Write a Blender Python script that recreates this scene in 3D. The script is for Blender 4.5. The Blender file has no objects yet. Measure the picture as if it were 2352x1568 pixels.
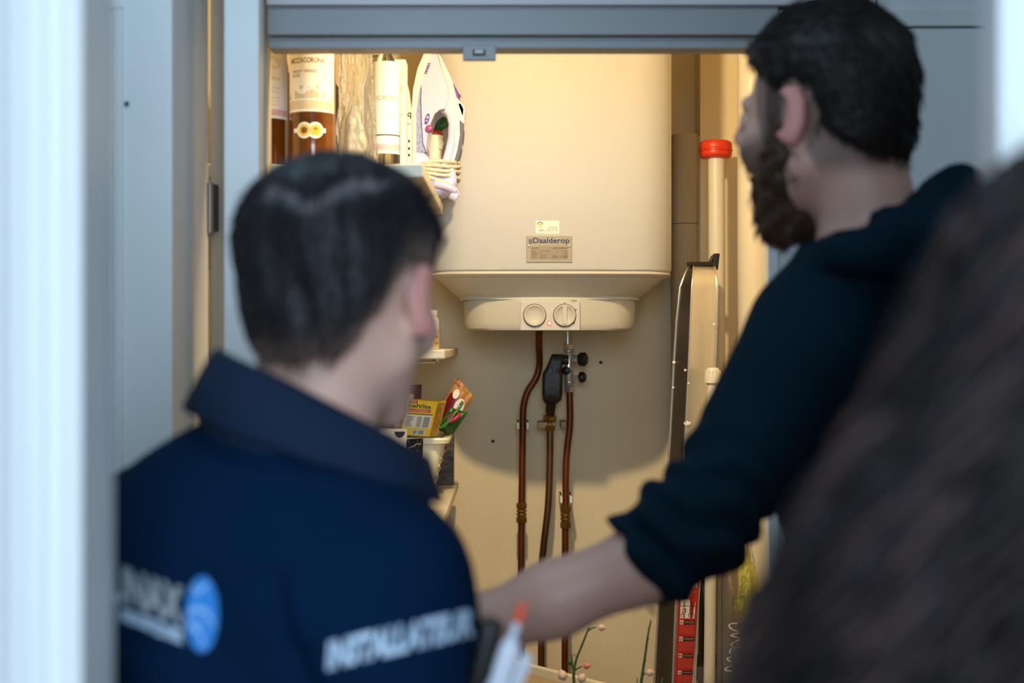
import bpy, bmesh, math, random
import numpy as np
from mathutils import Vector, Matrix
random.seed(7); rng = np.random.default_rng(7)
S = bpy.context.scene
COL = S.collection
CZ = 1.5                      # camera height
FPX = 2352*50/36.0            # focal length in pixels

def at(px, py, Y):            # photo pixel at distance Y -> point in the room
    return np.array([(px-1176)/FPX*Y, Y, CZ+(784-py)/FPX*Y])

# ---------------------------------------------------------------- camera, world, light
cam = bpy.data.cameras.new('camera'); co = bpy.data.objects.new('camera', cam); COL.objects.link(co)
cam.lens = 50; cam.sensor_width = 36; co.location = (0, 0, CZ); co.rotation_euler = (math.pi/2, 0, 0)
cam.clip_start = 0.02
cam.dof.use_dof = True; cam.dof.focus_distance = 3.02; cam.dof.aperture_fstop = 2.8
S.camera = co
S.view_settings.view_transform = 'Standard'; S.view_settings.look = 'None'
S.view_settings.exposure = 0.0; S.view_settings.gamma = 1.0; S.view_settings.use_curve_mapping = False
S.cycles.use_denoising = True
S.cycles.max_bounces = 8
W = bpy.data.worlds.new('world'); S.world = W; W.use_nodes = True
W.node_tree.nodes['Background'].inputs[0].default_value = (0.42, 0.62, 0.95, 1)
W.node_tree.nodes['Background'].inputs[1].default_value = 0.35

def area(name, loc, target, sx, sy, power, col):
    l = bpy.data.lights.new(name, 'AREA'); l.shape = 'RECTANGLE'; l.size = sx; l.size_y = sy
    l.energy = power; l.color = col
    o = bpy.data.objects.new(name, l); COL.objects.link(o); o.location = loc
    o.rotation_euler = (Vector(target)-Vector(loc)).to_track_quat('-Z', 'Y').to_euler()
    return o
area('window_light', (0.35, -2.2, 1.9), (-0.2, 1.6, 1.5), 1.8, 1.5, 128, (0.66, 0.84, 1.0))
area('hall_fill', (-0.35, 1.30, 2.48), (-0.35, 1.75, 1.2), 0.7, 0.3, 5.2, (0.52, 0.79, 1.0))  # added fill without a fixture, brightens the pillar, post and header
area('hall_fill', (1.0, 1.25, 2.45), (0.85, 2.2, 1.4), 0.5, 0.25, 1.5, (0.66, 0.84, 1.0)).data.spread = math.radians(95)  # second added fill, brightens the cupboard door at the right
pl = bpy.data.lights.new('closet_lamp_light', 'POINT'); pl.energy = 28.5; pl.color = (1.0, 0.75, 0.42); pl.shadow_soft_size = 0.022
plo = bpy.data.objects.new('closet_lamp_light', pl); COL.objects.link(plo); plo.location = (0.0, 2.335, CZ+0.61)
pl.use_nodes = True; _n = pl.node_tree.nodes; _f = _n.new('ShaderNodeLightFalloff'); _f.inputs['Strength'].default_value = 1.0
pl.node_tree.links.new(_f.outputs['Linear'], _n['Emission'].inputs['Strength'])

# ---------------------------------------------------------------- materials
def lin(c):
    return tuple(((x/255)/12.92 if x/255 <= 0.04045 else ((x/255+0.055)/1.055)**2.4) for x in c)
_m = {}
def mat(name, col, rough=0.6, metal=0.0, var=0.0, vs=6.0, bump=0.0, bs=60.0, spec=0.5, coat=0.0,
        trans=0.0, alpha=1.0, emit=None, es=0.0, ior=1.45, stretch=(1,1,1), sheen=0.0):
    if name in _m: return _m[name]
    m = bpy.data.materials.new(name); m.use_nodes = True; _m[name] = m
    nt = m.node_tree; b = nt.nodes['Principled BSDF']
    c = lin(col) if max(col) > 1.0 else tuple(col)
    b.inputs['Base Color'].default_value = (*c, 1); b.inputs['Roughness'].default_value = rough
    b.inputs['Metallic'].default_value = metal; b.inputs['Specular IOR Level'].default_value = spec
    b.inputs['Coat Weight'].default_value = coat; b.inputs['Transmission Weight'].default_value = trans
    b.inputs['IOR'].default_value = ior; b.inputs['Alpha'].default_value = alpha
    b.inputs['Sheen Weight'].default_value = sheen
    if emit: b.inputs['Emission Color'].default_value = (*emit, 1); b.inputs['Emission Strength'].default_value = es
    if var or bump:
        tc = nt.nodes.new('ShaderNodeTexCoord'); mp = nt.nodes.new('ShaderNodeMapping')
        mp.inputs['Scale'].default_value = stretch
        nt.links.new(tc.outputs['Object'], mp.inputs['Vector'])
    if var:
        n = nt.nodes.new('ShaderNodeTexNoise'); n.inputs['Scale'].default_value = vs; n.inputs['Detail'].default_value = 5
        r = nt.nodes.new('ShaderNodeValToRGB'); r.color_ramp.elements[0].position = 0.3; r.color_ramp.elements[1].position = 0.7
        r.color_ramp.elements[0].color = (*[x*(1-var) for x in c], 1); r.color_ramp.elements[1].color = (*[min(1, x*(1+var*0.6)) for x in c], 1)
        nt.links.new(mp.outputs['Vector'], n.inputs['Vector'])
        nt.links.new(n.outputs['Fac'], r.inputs['Fac']); nt.links.new(r.outputs['Color'], b.inputs['Base Color'])
    if bump:
        n = nt.nodes.new('ShaderNodeTexNoise'); n.inputs['Scale'].default_value = bs; n.inputs['Detail'].default_value = 3
        bu = nt.nodes.new('ShaderNodeBump'); bu.inputs['Strength'].default_value = bump; bu.inputs['Distance'].default_value = 0.003
        nt.links.new(mp.outputs['Vector'], n.inputs['Vector'])
        nt.links.new(n.outputs['Fac'], bu.inputs['Height']); nt.links.new(bu.outputs['Normal'], b.inputs['Normal'])
    return m
def vmat(name, rough=0.6, bump=0.0, bs=80, spec=0.5, sss=0.0, sheen=0.0):      # colour carried by the mesh itself
    m = mat(name, (0.5,0.5,0.5), rough, bump=bump, bs=bs, spec=spec, sheen=sheen)
    nt = m.node_tree; b = nt.nodes['Principled BSDF']
    a = nt.nodes.new('ShaderNodeAttribute'); a.attribute_name = 'Col'
    nt.links.new(a.outputs['Color'], b.inputs['Base Color'])
    if sss: b.inputs['Subsurface Weight'].default_value = sss; b.inputs['Subsurface Radius'].default_value = (0.012,0.004,0.002); b.inputs['Subsurface Scale'].default_value = 1.0
    return m

M = dict(
 paint=mat('white_paint', (226,228,228), 0.45, bump=0.05, bs=25, var=0.03, vs=2),
 headshade=mat('shaded_header_paint', (0.24,0.25,0.26), 0.5, bump=0.08, bs=160, var=0.03, vs=3),  # grey paint darkened so the header boards look shaded
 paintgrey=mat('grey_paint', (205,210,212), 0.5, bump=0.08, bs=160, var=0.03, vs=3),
 cwall=mat('closet_wall', (0.80,0.68,0.46), 0.75, bump=0.22, bs=180, var=0.05, vs=2.5),
 cream=mat('boiler_enamel', (0.58,0.57,0.54), 0.5, bump=0.03, bs=90, spec=0.3),
 creamplas=mat('boiler_plastic', (0.58,0.54,0.44), 0.48, bump=0.05, bs=120),
 panel=mat('control_plastic', (0.60,0.56,0.47), 0.42),
 copper=mat('copper', (118,62,32), 0.42, 0.6, var=0.45, vs=14, stretch=(1,1,0.25)),
 oldcopper=mat('aged_copper', (120,88,58), 0.38, 0.8, var=0.6, vs=26, stretch=(1,1,0.12)),
 brass=mat('brass', (168,128,62), 0.35, 0.9, var=0.35, vs=40),
 chrome=mat('chrome', (206,206,208), 0.28, 0.75),
 blackplas=mat('black_plastic', (26,24,24), 0.4, var=0.3, vs=30, bump=0.3, bs=60),
 grime=mat('grimy_black_plastic', (40,34,28), 0.45, var=0.7, vs=45, bump=0.5, bs=70),
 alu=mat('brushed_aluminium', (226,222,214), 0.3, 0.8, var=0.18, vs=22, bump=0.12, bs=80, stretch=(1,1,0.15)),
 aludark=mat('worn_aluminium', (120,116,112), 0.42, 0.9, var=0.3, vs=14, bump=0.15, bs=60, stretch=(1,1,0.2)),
 pvc=mat('pvc', (232,224,204), 0.35),
 redplas=mat('red_plastic', (226,62,28), 0.35),
 whiteplas=mat('white_plastic', (236,232,220), 0.4),
 lilac=mat('lilac_plastic', (204,196,230), 0.3, coat=0.3),
 irongrey=mat('grey_rubber', (98,96,112), 0.6),
 purple=mat('purple_plastic', (86,46,150), 0.3),
 pinkplas=mat('pink_plastic', (160,70,130), 0.25),
 granite=mat('speckled_blue_plastic', (150,156,196), 0.35, var=0.35, vs=260),
 cord=mat('braided_cord', (226,216,190), 0.8, bump=0.6, bs=260, var=0.2, vs=200),
 amber=mat('amber_wine', (0.17,0.050,0.006), 0.08, var=0.55, vs=14, coat=0.6),
 amberdark=mat('dark_wine', (70,34,12), 0.08, coat=0.6),
 label=mat('paper_label', (244,238,224), 0.65), pinkband=mat('pink_label_band', (222,180,178), 0.6),
 inkgold=mat('gold_ink', (190,160,110), 0.6), inkdark=mat('dark_ink', (52,46,44), 0.7), inkblue=mat('blue_ink', (22,52,110), 0.6),
 inkbrown=mat('brown_ink', (120,84,56), 0.7), inkyellow=mat('yellow_ink', (240,196,60), 0.6), inkred=mat('red_ink', (178,24,24), 0.6),
 inkwhite=mat('white_ink', (240,232,226), 0.6), inkgrey=mat('grey_ink', (150,140,122), 0.7), inkpink=mat('pale_pink_ink', (236,150,130), 0.6),
 plate=mat('aluminium_plate', (0.36,0.31,0.21), 0.5, 0.1), plate2=mat('plate_panel', (0.29,0.25,0.17), 0.55, 0.1),
 led=mat('led', (255,90,50), 0.3, emit=(1.0,0.05,0.015), es=1.6), ledcore=mat('led_core', (255,230,200), 0.3, emit=(1.0,0.5,0.3), es=2.5),
 linen=mat('linen_wrap', (186,172,146), 0.85, bump=0.6, bs=240, var=0.1, vs=150, stretch=(1,1,6)),
 yellowbox=mat('yellow_carton', (250,206,20), 0.4), orange=mat('orange_print', (224,96,34), 0.45), greenprint=mat('green_print', (40,70,36), 0.5),
 cartonside=mat('biscuit_carton_side', (196,150,74), 0.5, var=0.35, vs=60),
 darkred=mat('dark_red_foil', (120,18,22), 0.3, var=0.3, vs=20), kraft=mat('kraft_foil', (176,122,62), 0.4, bump=0.4, bs=60, var=0.2, vs=30),
 greenfoil=mat('green_foil', (52,100,40), 0.28, var=0.5, vs=30, bump=0.4, bs=50), magenta=mat('magenta_foil', (200,40,90), 0.3),
 blackfoil=mat('black_foil', (22,20,24), 0.2, bump=0.8, bs=45), basket=mat('basket_plastic', (238,232,206), 0.35),
 bwprint=mat('grey_photo_print', (92,84,76), 0.55, var=0.75, vs=55, stretch=(1,1,2.2)),
 maroon=mat('maroon_carton', (96,22,28), 0.5), creamcarton=mat('cream_carton', (222,206,176), 0.6),
 leaf=mat('leaf', (46,92,34), 0.5, var=0.4, vs=60), twig=mat('twig_bark', (70,92,44), 0.7, var=0.3, vs=80), bud=mat('bud', (236,200,178), 0.6, var=0.2, vs=80), budpink=mat('pink_bud', (220,130,110), 0.6),
 board=mat('white_board', (226,216,192), 0.5, bump=0.1, bs=60), brownboard=mat('brown_board', (176,156,126), 0.7, var=0.15, vs=8),
 floor=mat('wood_floor', (142,112,80), 0.5, var=0.25, vs=3, stretch=(8,0.6,1)),
 ceil=mat('ceiling_paint', (190,186,190), 0.8),
 stickred=mat('red_sticker', (196,40,28), 0.5, var=0.12, vs=30),
 strap=mat('grey_strap', (130,124,112), 0.5),
 plas=None, glass=mat('clear_glass', (250,250,245), 0.03, trans=1.0, ior=1.45),
 creamcloth=mat('cream_cloth', (236,222,186), 0.9, bump=0.5, bs=30), darkgap=mat('dark_wood', (58,48,40), 0.7),
 yellowfoil=mat('yellow_foil', (255,238,110), 0.4, var=0.2, vs=20, bump=0.35, bs=40), limefoil=mat('lime_print', (150,176,30), 0.4),
 penwhite=mat('pen_white', (226,232,244), 0.3), penorange=mat('pen_orange', (240,90,50), 0.4),
 trousers=mat('dark_trousers', (34,36,44), 0.85, bump=0.3, bs=120), shoe=mat('black_leather', (24,22,22), 0.4, bump=0.2, bs=40), sole=mat('rubber_sole', (60,58,56), 0.8),
 navy=mat('navy_softshell', (0.0012,0.0125,0.039), 0.85, var=0.12, vs=7, bump=0.12, bs=220, spec=0.06),
 collar=mat('navy_collar', (12,30,54), 0.85, var=0.15, vs=9, bump=0.2, bs=220, spec=0.3),
 teal=mat('dark_teal_knit', (0.0018,0.0125,0.022), 0.9, var=0.15, vs=9, bump=0.3, bs=260, spec=0.12),
 reflect=mat('reflective_print', (176,198,220), 0.4), logoblue=mat('logo_blue', (52,134,214), 0.5), logopale=mat('logo_pale_blue', (150,190,236), 0.5), logogrey=mat('logo_grey', (150,158,164), 0.5),
 coat=mat('dark_blue_coat', (22,26,50), 0.8, bump=0.2, bs=100),
 eye=mat('eye_white', (220,215,210), 0.2), iris=mat('iris', (70,50,36), 0.2),
 skin=vmat('skin', 0.5, bump=0.12, bs=300, sss=0.12), hair=vmat('hair', 0.5, bump=0.35, bs=220, spec=0.35),
)
# thin clear plastic (bag film)
def film(name, col, a, rough=0.12, ior=1.5):
    m = bpy.data.materials.new(name); m.use_nodes = True; nt = m.node_tree
    b = nt.nodes['Principled BSDF']; out = nt.nodes['Material Output']
    b.inputs['Base Color'].default_value = (*lin(col), 1); b.inputs['Roughness'].default_value = rough
    t = nt.nodes.new('ShaderNodeBsdfTransparent'); mx = nt.nodes.new('ShaderNodeMixShader')
    lw = nt.nodes.new('ShaderNodeFresnel'); lw.inputs['IOR'].default_value = ior
    n = nt.nodes.new('ShaderNodeTexNoise'); n.inputs['Scale'].default_value = 11; bu = nt.nodes.new('ShaderNodeBump'); bu.inputs['Strength'].default_value = 1.0; bu.inputs['Distance'].default_value = 0.01
    nt.links.new(n.outputs['Fac'], bu.inputs['Height']); nt.links.new(bu.outputs['Normal'], b.inputs['Normal']); nt.links.new(bu.outputs['Normal'], lw.inputs['Normal'])
    ad = nt.nodes.new('ShaderNodeMath'); ad.operation = 'ADD'; ad.inputs[1].default_value = a; ad.use_clamp = True
    nt.links.new(lw.outputs['Fac'], ad.inputs[0]); nt.links.new(ad.outputs[0], mx.inputs['Fac'])
    nt.links.new(t.outputs[0], mx.inputs[1]); nt.links.new(b.outputs[0], mx.inputs[2]); nt.links.new(mx.outputs[0], out.inputs['Surface'])
    return m
M['plas'] = film('clear_plastic_film', (240,236,224), 0.10)
M['plas3'] = film('sheer_plastic_film', (240,236,224), 0.01, ior=1.12)
M['plas2'] = film('hazy_plastic_film', (236,232,220), 0.07)

# ---------------------------------------------------------------- mesh helpers: every helper returns (verts, faces)
ORG = {}
def mk(name, geoms, m, parent=None, smooth=False, bevel=0, seg=2, org=None, colors=None):
    """link the joined geoms (world coordinates) as ONE mesh object"""
    if isinstance(geoms, tuple): geoms = [geoms]
    V = []; F = []
    for v, f in geoms:
        k = len(V); V += [tuple(map(float, p)) for p in v]; F += [tuple(i+k for i in q) for q in f]
    A = np.array(V)
    if parent is not None: o0 = ORG[parent]
    elif org is not None: o0 = np.array(org, float)
    else: o0 = np.array([(A[:,0].min()+A[:,0].max())/2, (A[:,1].min()+A[:,1].max())/2, A[:,2].min()])
    A = A-o0
    me = bpy.data.meshes.new(name); me.from_pydata(A.tolist(), [], F); me.update()
    bm = bmesh.new(); bm.from_mesh(me)
    if bevel:
        es = [e for e in bm.edges if len(e.link_faces) == 2 and e.calc_face_angle(0) > math.radians(28)]
        bmesh.ops.bevel(bm, geom=es, offset=bevel, segments=seg, affect='EDGES', profile=0.5, clamp_overlap=True)
    if colors is None and len(bm.faces) < 60000: bmesh.ops.recalc_face_normals(bm, faces=bm.faces[:])
    bm.to_mesh(me); bm.free()
    if colors is not None:
        ca = me.color_attributes.new('Col', 'FLOAT_COLOR', 'POINT')
        cc = np.ones((len(me.vertices), 4)); cc[:, :3] = colors; ca.data.foreach_set('color', cc.ravel())
    if smooth:
        me.polygons.foreach_set('use_smooth', [True]*len(me.polygons))
        if smooth == 'auto': me.set_sharp_from_angle(angle=math.radians(38))
    me.materials.append(m)
    o = bpy.data.objects.new(name, me); COL.objects.link(o); ORG[o] = o0
    if parent is not None: o.parent = parent
    else: o.location = o0
    return o
def mks(name, geoms, m, parent, **k):
    for g_ in geoms: mk(name, g_, m, parent, **k)
def thing(name, label, cat, org, group=None):
    o = bpy.data.objects.new(name, None); COL.objects.link(o); o.location = org; o.empty_display_size = 0.05
    ORG[o] = np.array(org, float); return tag(o, label, cat, group)
def tag(o, label, cat, group=None):
    o['label'] = label; o['category'] = cat
    if group: o['group'] = group
    return o
def struct(o, label=None):
    o['kind'] = 'structure'
    if label: o['label'] = label
    return o
def box(x0, x1, y0, y1, z0, z1):
    v = [(x,y,z) for z in (z0,z1) for y in (y0,y1) for x in (x0,x1)]
    return v, [(0,2,3,1),(4,5,7,6),(0,1,5,4),(1,3,7,5),(3,2,6,7),(2,0,4,6)]
def obox(o, u, v, w):                    # box from a corner and three edge vectors
    o, u, v, w = map(np.array, (o, u, v, w))
    P = [o, o+u, o+w, o+u+w, o+v, o+u+v, o+w+v, o+u+w+v]
    return P, [(0,2,3,1),(4,5,7,6),(0,1,5,4),(1,3,7,5),(3,2,6,7),(2,0,4,6)]
def loft(rings, cap=True, closed=True):
    n = len(rings[0]); V = [p for r in rings for p in r]; F = []
    for i in range(len(rings)-1):
        for j in range(n if closed else n-1):
            a = i*n+j; b = i*n+(j+1) % n; F.append((a, b, b+n, a+n))
    if cap:
        F.append(tuple(range(n-1, -1, -1))); F.append(tuple(range((len(rings)-1)*n, len(rings)*n)))
    return V, F
def frame(d):
    d = np.array(d, float); d /= np.linalg.norm(d)+1e-12
    a = np.array([0,0,1.]) if abs(d[2]) < 0.9 else np.array([1.,0,0])
    u = np.cross(d, a); u /= np.linalg.norm(u); return u, np.cross(d, u)
def tube(pts, r, n=12, closed=False):
    pts = [np.array(p, float) for p in pts]; rings = []; N = len(pts)
    rr = r if hasattr(r, '__len__') else [r]*N
    u = None
    for i, p in enumerate(pts):
        if closed: d = pts[(i+1) % N]-pts[i-1]
        else: d = pts[min(i+1, N-1)]-pts[max(i-1, 0)]
        d = d/(np.linalg.norm(d)+1e-12)
        if u is None: u, w = frame(d)
        else:
            u = u-d*np.dot(u, d); u /= np.linalg.norm(u)+1e-12; w = np.cross(d, u)
        rings.append([p+rr[i]*(math.cos(t)*u+math.sin(t)*w) for t in np.linspace(0, 2*math.pi, n, endpoint=False)])
    if closed: rings.append(rings[0]); return loft(rings, cap=False)
    return loft(rings)
def smoothpath(pts, k=6):                # Catmull-Rom through the points
    P = [np.array(p, float) for p in pts]; P = [2*P[0]-P[1]]+P+[2*P[-1]-P[-2]]; out = []
    for i in range(1, len(P)-2):
        for t in np.linspace(0, 1, k, endpoint=False):
            out.append(0.5*(2*P[i]+(P[i+1]-P[i-1])*t+(2*P[i-1]-5*P[i]+4*P[i+1]-P[i+2])*t*t+(3*P[i]-P[i-1]-3*P[i+1]+P[i+2])*t**3))
    return out+[P[-2]]
def lathe(prof, c, n=32, ax=(0,0,1), cap=True):   # prof: (r, height along axis)
    ax = np.array(ax, float); ax /= np.linalg.norm(ax); u, w = frame(ax); c = np.array(c, float)
    return loft([[c+ax*h+r*(math.cos(t)*u+math.sin(t)*w) for t in np.linspace(0, 2*math.pi, n, endpoint=False)] for r, h in prof], cap=cap)
def rrect(cx, cy, z, hw, hd, r, k=6, bulge=0):
    P = []
    for sx, sy, a0 in ((1,1,0),(-1,1,90),(-1,-1,180),(1,-1,270)):
        for i in range(k+1):
            a = math.radians(a0+90*i/k); x = sx*(hw-r)+r*math.cos(a); y = sy*(hd-r)+r*math.sin(a)
            P.append((x, y))
        if a0 == 180:
            for i in range(1, 9): P.append((-(hw-r)+2*(hw-r)*i/9, -hd))
    return [(cx+x, cy+y-(bulge*(1-(x/hw)**2) if y < 0 else 0), z) for x, y in P]
def prism(pts, y0, y1):                  # polygon in x,z extruded along y
    n = len(pts); V = [(x, y0, z) for x, z in pts]+[(x, y1, z) for x, z in pts]
    return V, [tuple(range(n-1, -1, -1)), tuple(range(n, 2*n))]+[(i, (i+1) % n, n+(i+1) % n, n+i) for i in range(n)]
def pxprism(pts, Y, d, k=0):             # polygon given in photo pixels, d deep
    if k: 
        q = smoothpath([(a, b, 0) for a, b in pts]+[(*pts[0], 0)], k)[:-1]; pts = [(p[0], p[1]) for p in q]
    P = [at(a, b, Y) for a, b in pts]
    return prism([(p[0], p[2]) for p in P], Y, Y+d)
_tc = {}
def text2d(s, bold=0.0):
    if (s, bold) in _tc: return _tc[(s, bold)]
    cu = bpy.data.curves.new('t', 'FONT'); cu.body = s; cu.size = 1; cu.resolution_u = 3; cu.offset = bold
    ob = bpy.data.objects.new('t', cu); me = bpy.data.meshes.new_from_object(ob)
    v = np.array([tuple(x.co)[:2] for x in me.vertices]); f = [tuple(p.vertices) for p in me.polygons]
    bpy.data.objects.remove(ob); bpy.data.meshes.remove(me); bpy.data.curves.remove(cu)
    _tc[(s, bold)] = (v, f); return v, f
def text(s, u0, u1, v0, v1, fn, bold=0.0):       # text fitted in the box u0..u1 (left-right) v0 (bottom)..v1 (top)
    v, f = text2d(s, bold); a = v.min(0); b = v.max(0)
    return [fn(u0+(p[0]-a[0])/(b[0]-a[0])*(u1-u0), v0+(p[1]-a[1])/(b[1]-a[1])*(v1-v0)) for p in v], f
def quad(u0, u1, v0, v1, fn, k=1):
    V = []; F = []
    for i in range(k+1):
        u = u0+(u1-u0)*i/k; V += [fn(u, v0), fn(u, v1)]
    for i in range(k): F.append((2*i, 2*i+2, 2*i+3, 2*i+1))
    return V, F
def disc(u, v, ru, rv, fn, n=24, a0=0, a1=360, inner=0):
    V = []; F = []; k = n
    for i in range(k+1):
        a = math.radians(a0+(a1-a0)*i/k); V += [fn(u+inner*ru*math.cos(a), v+inner*rv*math.sin(a)), fn(u+ru*math.cos(a), v+rv*math.sin(a))]
    for i in range(k): F.append((2*i, 2*i+1, 2*i+3, 2*i+2))
    return V, F
def pxf(Y): return lambda u, v: at(u, v, Y)
def planef(o, u, v, n=None, e=0.0):
    o, u, v = map(np.array, (o, u, v)); nn = np.cross(u, v); nn = nn/np.linalg.norm(nn)
    return lambda a, b: o+u*a+v*b+nn*e
def cylf(cx, cy, r, px0):                # wrap: u = arc length from the side facing the camera, v = height
    return lambda u, v: np.array([cx+r*math.sin(u/r), cy-r*math.cos(u/r), v])

# ================================================================ STRUCTURE
YW = 2.2
struct(mk('floor', box(-1.6, 1.8, -2.6, 3.6, -0.04, 0.0), M['floor']), 'brown wooden floor')
struct(mk('ceiling', box(-1.6, 1.8, 0.2, 2.2, 2.52, 2.6), M['ceil']), 'pale ceiling of the hall')
XL = at(262, 0, 1.015)[0]; XR = at(2250, 0, 0.955)[0]
struct(mk('wall_front', [box(-1.6, XL-0.055, 0.975, 1.015, 0, 2.6), box(XR+0.05, 1.8, 0.955, 1.015, 0, 2.6), box(XL-0.055, XR+0.05, 0.975, 1.015, 2.15, 2.6)], M['paint']), 'pale wall around the doorway nearest the camera')
# left casing with its stepped moulding, right casing, head casing
prof = [(0,0),(0,.050),(.008,.052),(.012,.046),(.022,.046),(.026,.056),(.034,.058),(.038,.048),(.047,.046),(.053,.040),(.058,.028),(.062,.026),(.064,0)]
def casing(xedge, sgn, z1):
    rings = [[(xedge-sgn*u, .975-w*.75, z) for u, w in prof] for z in (0.0, z1)]
    return loft(rings)
def mir(p): return [(0.064-u, w) for u, w in reversed(p)]
struct(mk('trim_1', casing(XL, 1, 2.2), M['paint'], smooth=False, bevel=0.0015), 'white moulded door casing at the far left edge')
struct(mk('trim_2', [([(x, y-.020, z) for x, y, z in casing(XR, -1, 2.2)[0]], casing(XR, -1, 2.2)[1])], M['paint'], smooth=False, bevel=0.0015), 'white door casing at the upper right edge')
struct(mk('trim_3', box(XL-0.06, XR+0.06, 0.93, 0.975, 2.15, 2.21), M['paint'], bevel=0.004), 'white casing over the near doorway')
struct(mk('trim_4', box(XL-0.055, XL, 0.975, 1.015, 0, 2.15), M['paint']), 'white lining inside the near doorway, left')
struct(mk('trim_5', box(XR+0.04, XR+0.05, 0.955, 1.015, 0, 2.15), M['paint']), 'white lining inside the near doorway, right')
struct(mk('wall_left', box(-1.6, -1.5, 1.015, 2.2, 0, 2.6), M['paintgrey']))
struct(mk('wall_right', box(1.7, 1.8, 1.015, 2.2, 0, 2.6), M['paintgrey']))
# boxed wall left of the closet: front face at Y=2.0, return face X=-0.478
xr = -0.478
w = struct(mk('wall_closet_left', [box(-1.5, xr, 2.0, 2.24, 0, 2.52)], M['paint'], bevel=0.003), 'pale blue-white wall pillar left of the closet')
X1 = at(283, 0, 2.0)[0]
mk('panel_bead', [box(X1-0.012, X1, 1.994, 2.0, 0.1, CZ+(784-22)/FPX*2.0), box(-1.4, X1, 1.994, 2.0, CZ+(784-22)/FPX*2.0, CZ+(784-10)/FPX*2.0)], M['paint'], w, bevel=0.002)
mk('screw_head', lathe([(0.0035,0),(0.003,0.002)], at(291, 238, 1.998), 10, (0,-1,0)), M['inkdark'], w)
mk('screw_head', lathe([(0.0028,0),(0.002,0.002)], at(277, 473, 1.998), 10, (0,-1,0)), M['inkgrey'], w)
# post left of the opening, rebate strip and hinge between post and pillar
xa, xb = at(513, 0, 2.12)[0], at(606, 0, 2.16)[0]
struct(mk('trim_6', box(xa, xb, 2.12, 2.16, 0, 2.4), M['paint'], bevel=0.004), 'pale blue-white door post left of the closet opening')
xs0, xs1 = at(483, 0, 2.26)[0], at(512, 0, 2.26)[0]
struct(mk('trim_7', box(xs0, xb-.012, 2.26, 2.30, 0, 2.4), mat('tan_paint', (0.42,0.36,0.28), .6), bevel=0.002), 'narrow stile in the gap beside the closet post')
h = thing('door_hinge', 'dark steel hinge in the lit gap left of the closet post', 'hinge', at(485, 476, 2.235))
mk('knuckle', tube([at(482, 535, 2.235), at(482, 420, 2.235)], 0.006, 12), M['aludark'], h, smooth='auto')
a, b = at(470, 530, 2.25), at(500, 424, 2.25)
mk('hinge_leaf', box(a[0], b[0], 2.245, 2.259, a[2], b[2]), M['inkdark'], h, bevel=0.001)
# header over the opening
zt = lambda py, Y: CZ+(784-py)/FPX*Y
hx1 = at(2014, 0, YW)[0]
struct(mk('trim_8', box(xb-0.002, at(1790,0,2.2)[0]-.001, 2.2, 2.26, zt(80, 2.2), zt(20, 2.2)), M['headshade'], bevel=0.002), 'grey-blue header board over the closet opening')
struct(mk('trim_9', box(xb-0.002, at(1790,0,2.2)[0]-.001, 2.206, 2.25, zt(20, 2.2), 2.06), M['headshade'], bevel=0.001), 'upper board above the closet header')
struct(mk('trim_10', box(xb-0.002, at(1790,0,2.2)[0], 2.215, 2.26, zt(111.5, 2.215), zt(80, 2.2)), M['headshade'], bevel=0.002), 'rebated strip under the closet header')
struct(mk('wall_closet_front', [box(xs0, 1.0, 2.262, 2.3, zt(100, 2.262), 2.52), box(-1.5, 1.8, 2.25, 2.3, 2.40, 2.6)], M['paintgrey']))
zu = zt(13, 2.2)
struct(mk('trim_11', box(xb-0.002, at(1848,0,2.2)[0], 2.195, 2.207, zu, zu+0.30), M['ceil'], bevel=0.002), 'upper cupboard door above the header')
lp = thing('strike_plate', 'small grey catch plate hanging under the closet header', 'latch', at(1101, 140, 2.2))
a, b = at(1063, 139, 2.205), at(1139, 108, 2.205)
mk('plate', box(a[0], b[0], 2.203, 2.213, a[2], b[2]+0.004), M['headshade'], lp, bevel=0.0015)
a, b = at(1086, 127, 2.2), at(1115, 113, 2.2)
mk('latch_slot', box(a[0], b[0], 2.2012, 2.206, a[2], b[2]), M['darkgap'], lp)
mk('latch_tongue', box(a[0]+.003, b[0]-.003, 2.1995, 2.203, a[2]+.003, b[2]-.001), M['aludark'], lp)
# right of the opening
zb = zt(111, 2.2)
r0, r1, r2, r3 = [at(p, 0, 2.2)[0] for p in (1766, 1790, 1843, 2014)]
struct(mk('trim_12', box(r0, r1, 2.205, 2.245, 0, zb), M['paint'], bevel=0.0015), 'light door stop edge right of the closet opening')
mk('screw_head', lathe([(0.005,0),(0.004,0.003),(0.001,0.0035)], at(1773, 511, 2.205), 12, (0,-1,0)), M['brass'], list(ORG)[-1], smooth='auto')
struct(mk('trim_13', box(r1, r2-0.0015, 2.2, 2.26, 0, zt(20, 2.2)-.001), M['paintgrey'], bevel=0.002), 'grey-blue stile right of the closet opening')
struct(mk('trim_14', box(r2+0.0015, r3-0.001, 2.2, 2.26, 0, 2.42), M['paintgrey'], bevel=0.002), 'grey-blue upright board behind the taller man')
d = struct(mk('door_1', [box(r3+0.003, 1.3, 2.212, 2.25, 0, zt(60, 2.2)), box(r3+0.003, 1.3, 2.206, 2.25, zt(58, 2.2), zt(20, 2.2)), box(r3+0.003, at(2024,0,2.2)[0], 2.206, 2.25, zt(20, 2.2), 2.42)], M['paintgrey'], bevel=0.0015), 'grey cupboard door at the right behind the taller man')
mk('recess_panel', box(at(2024,0,2.2)[0], 1.3, 2.23, 2.25, zt(20, 2.2), 2.42), M['paintgrey'], d)
struct(mk('wall_closet_right', box(1.3, 1.7, 2.2, 2.3, 0, 2.5), M['paintgrey']))
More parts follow.
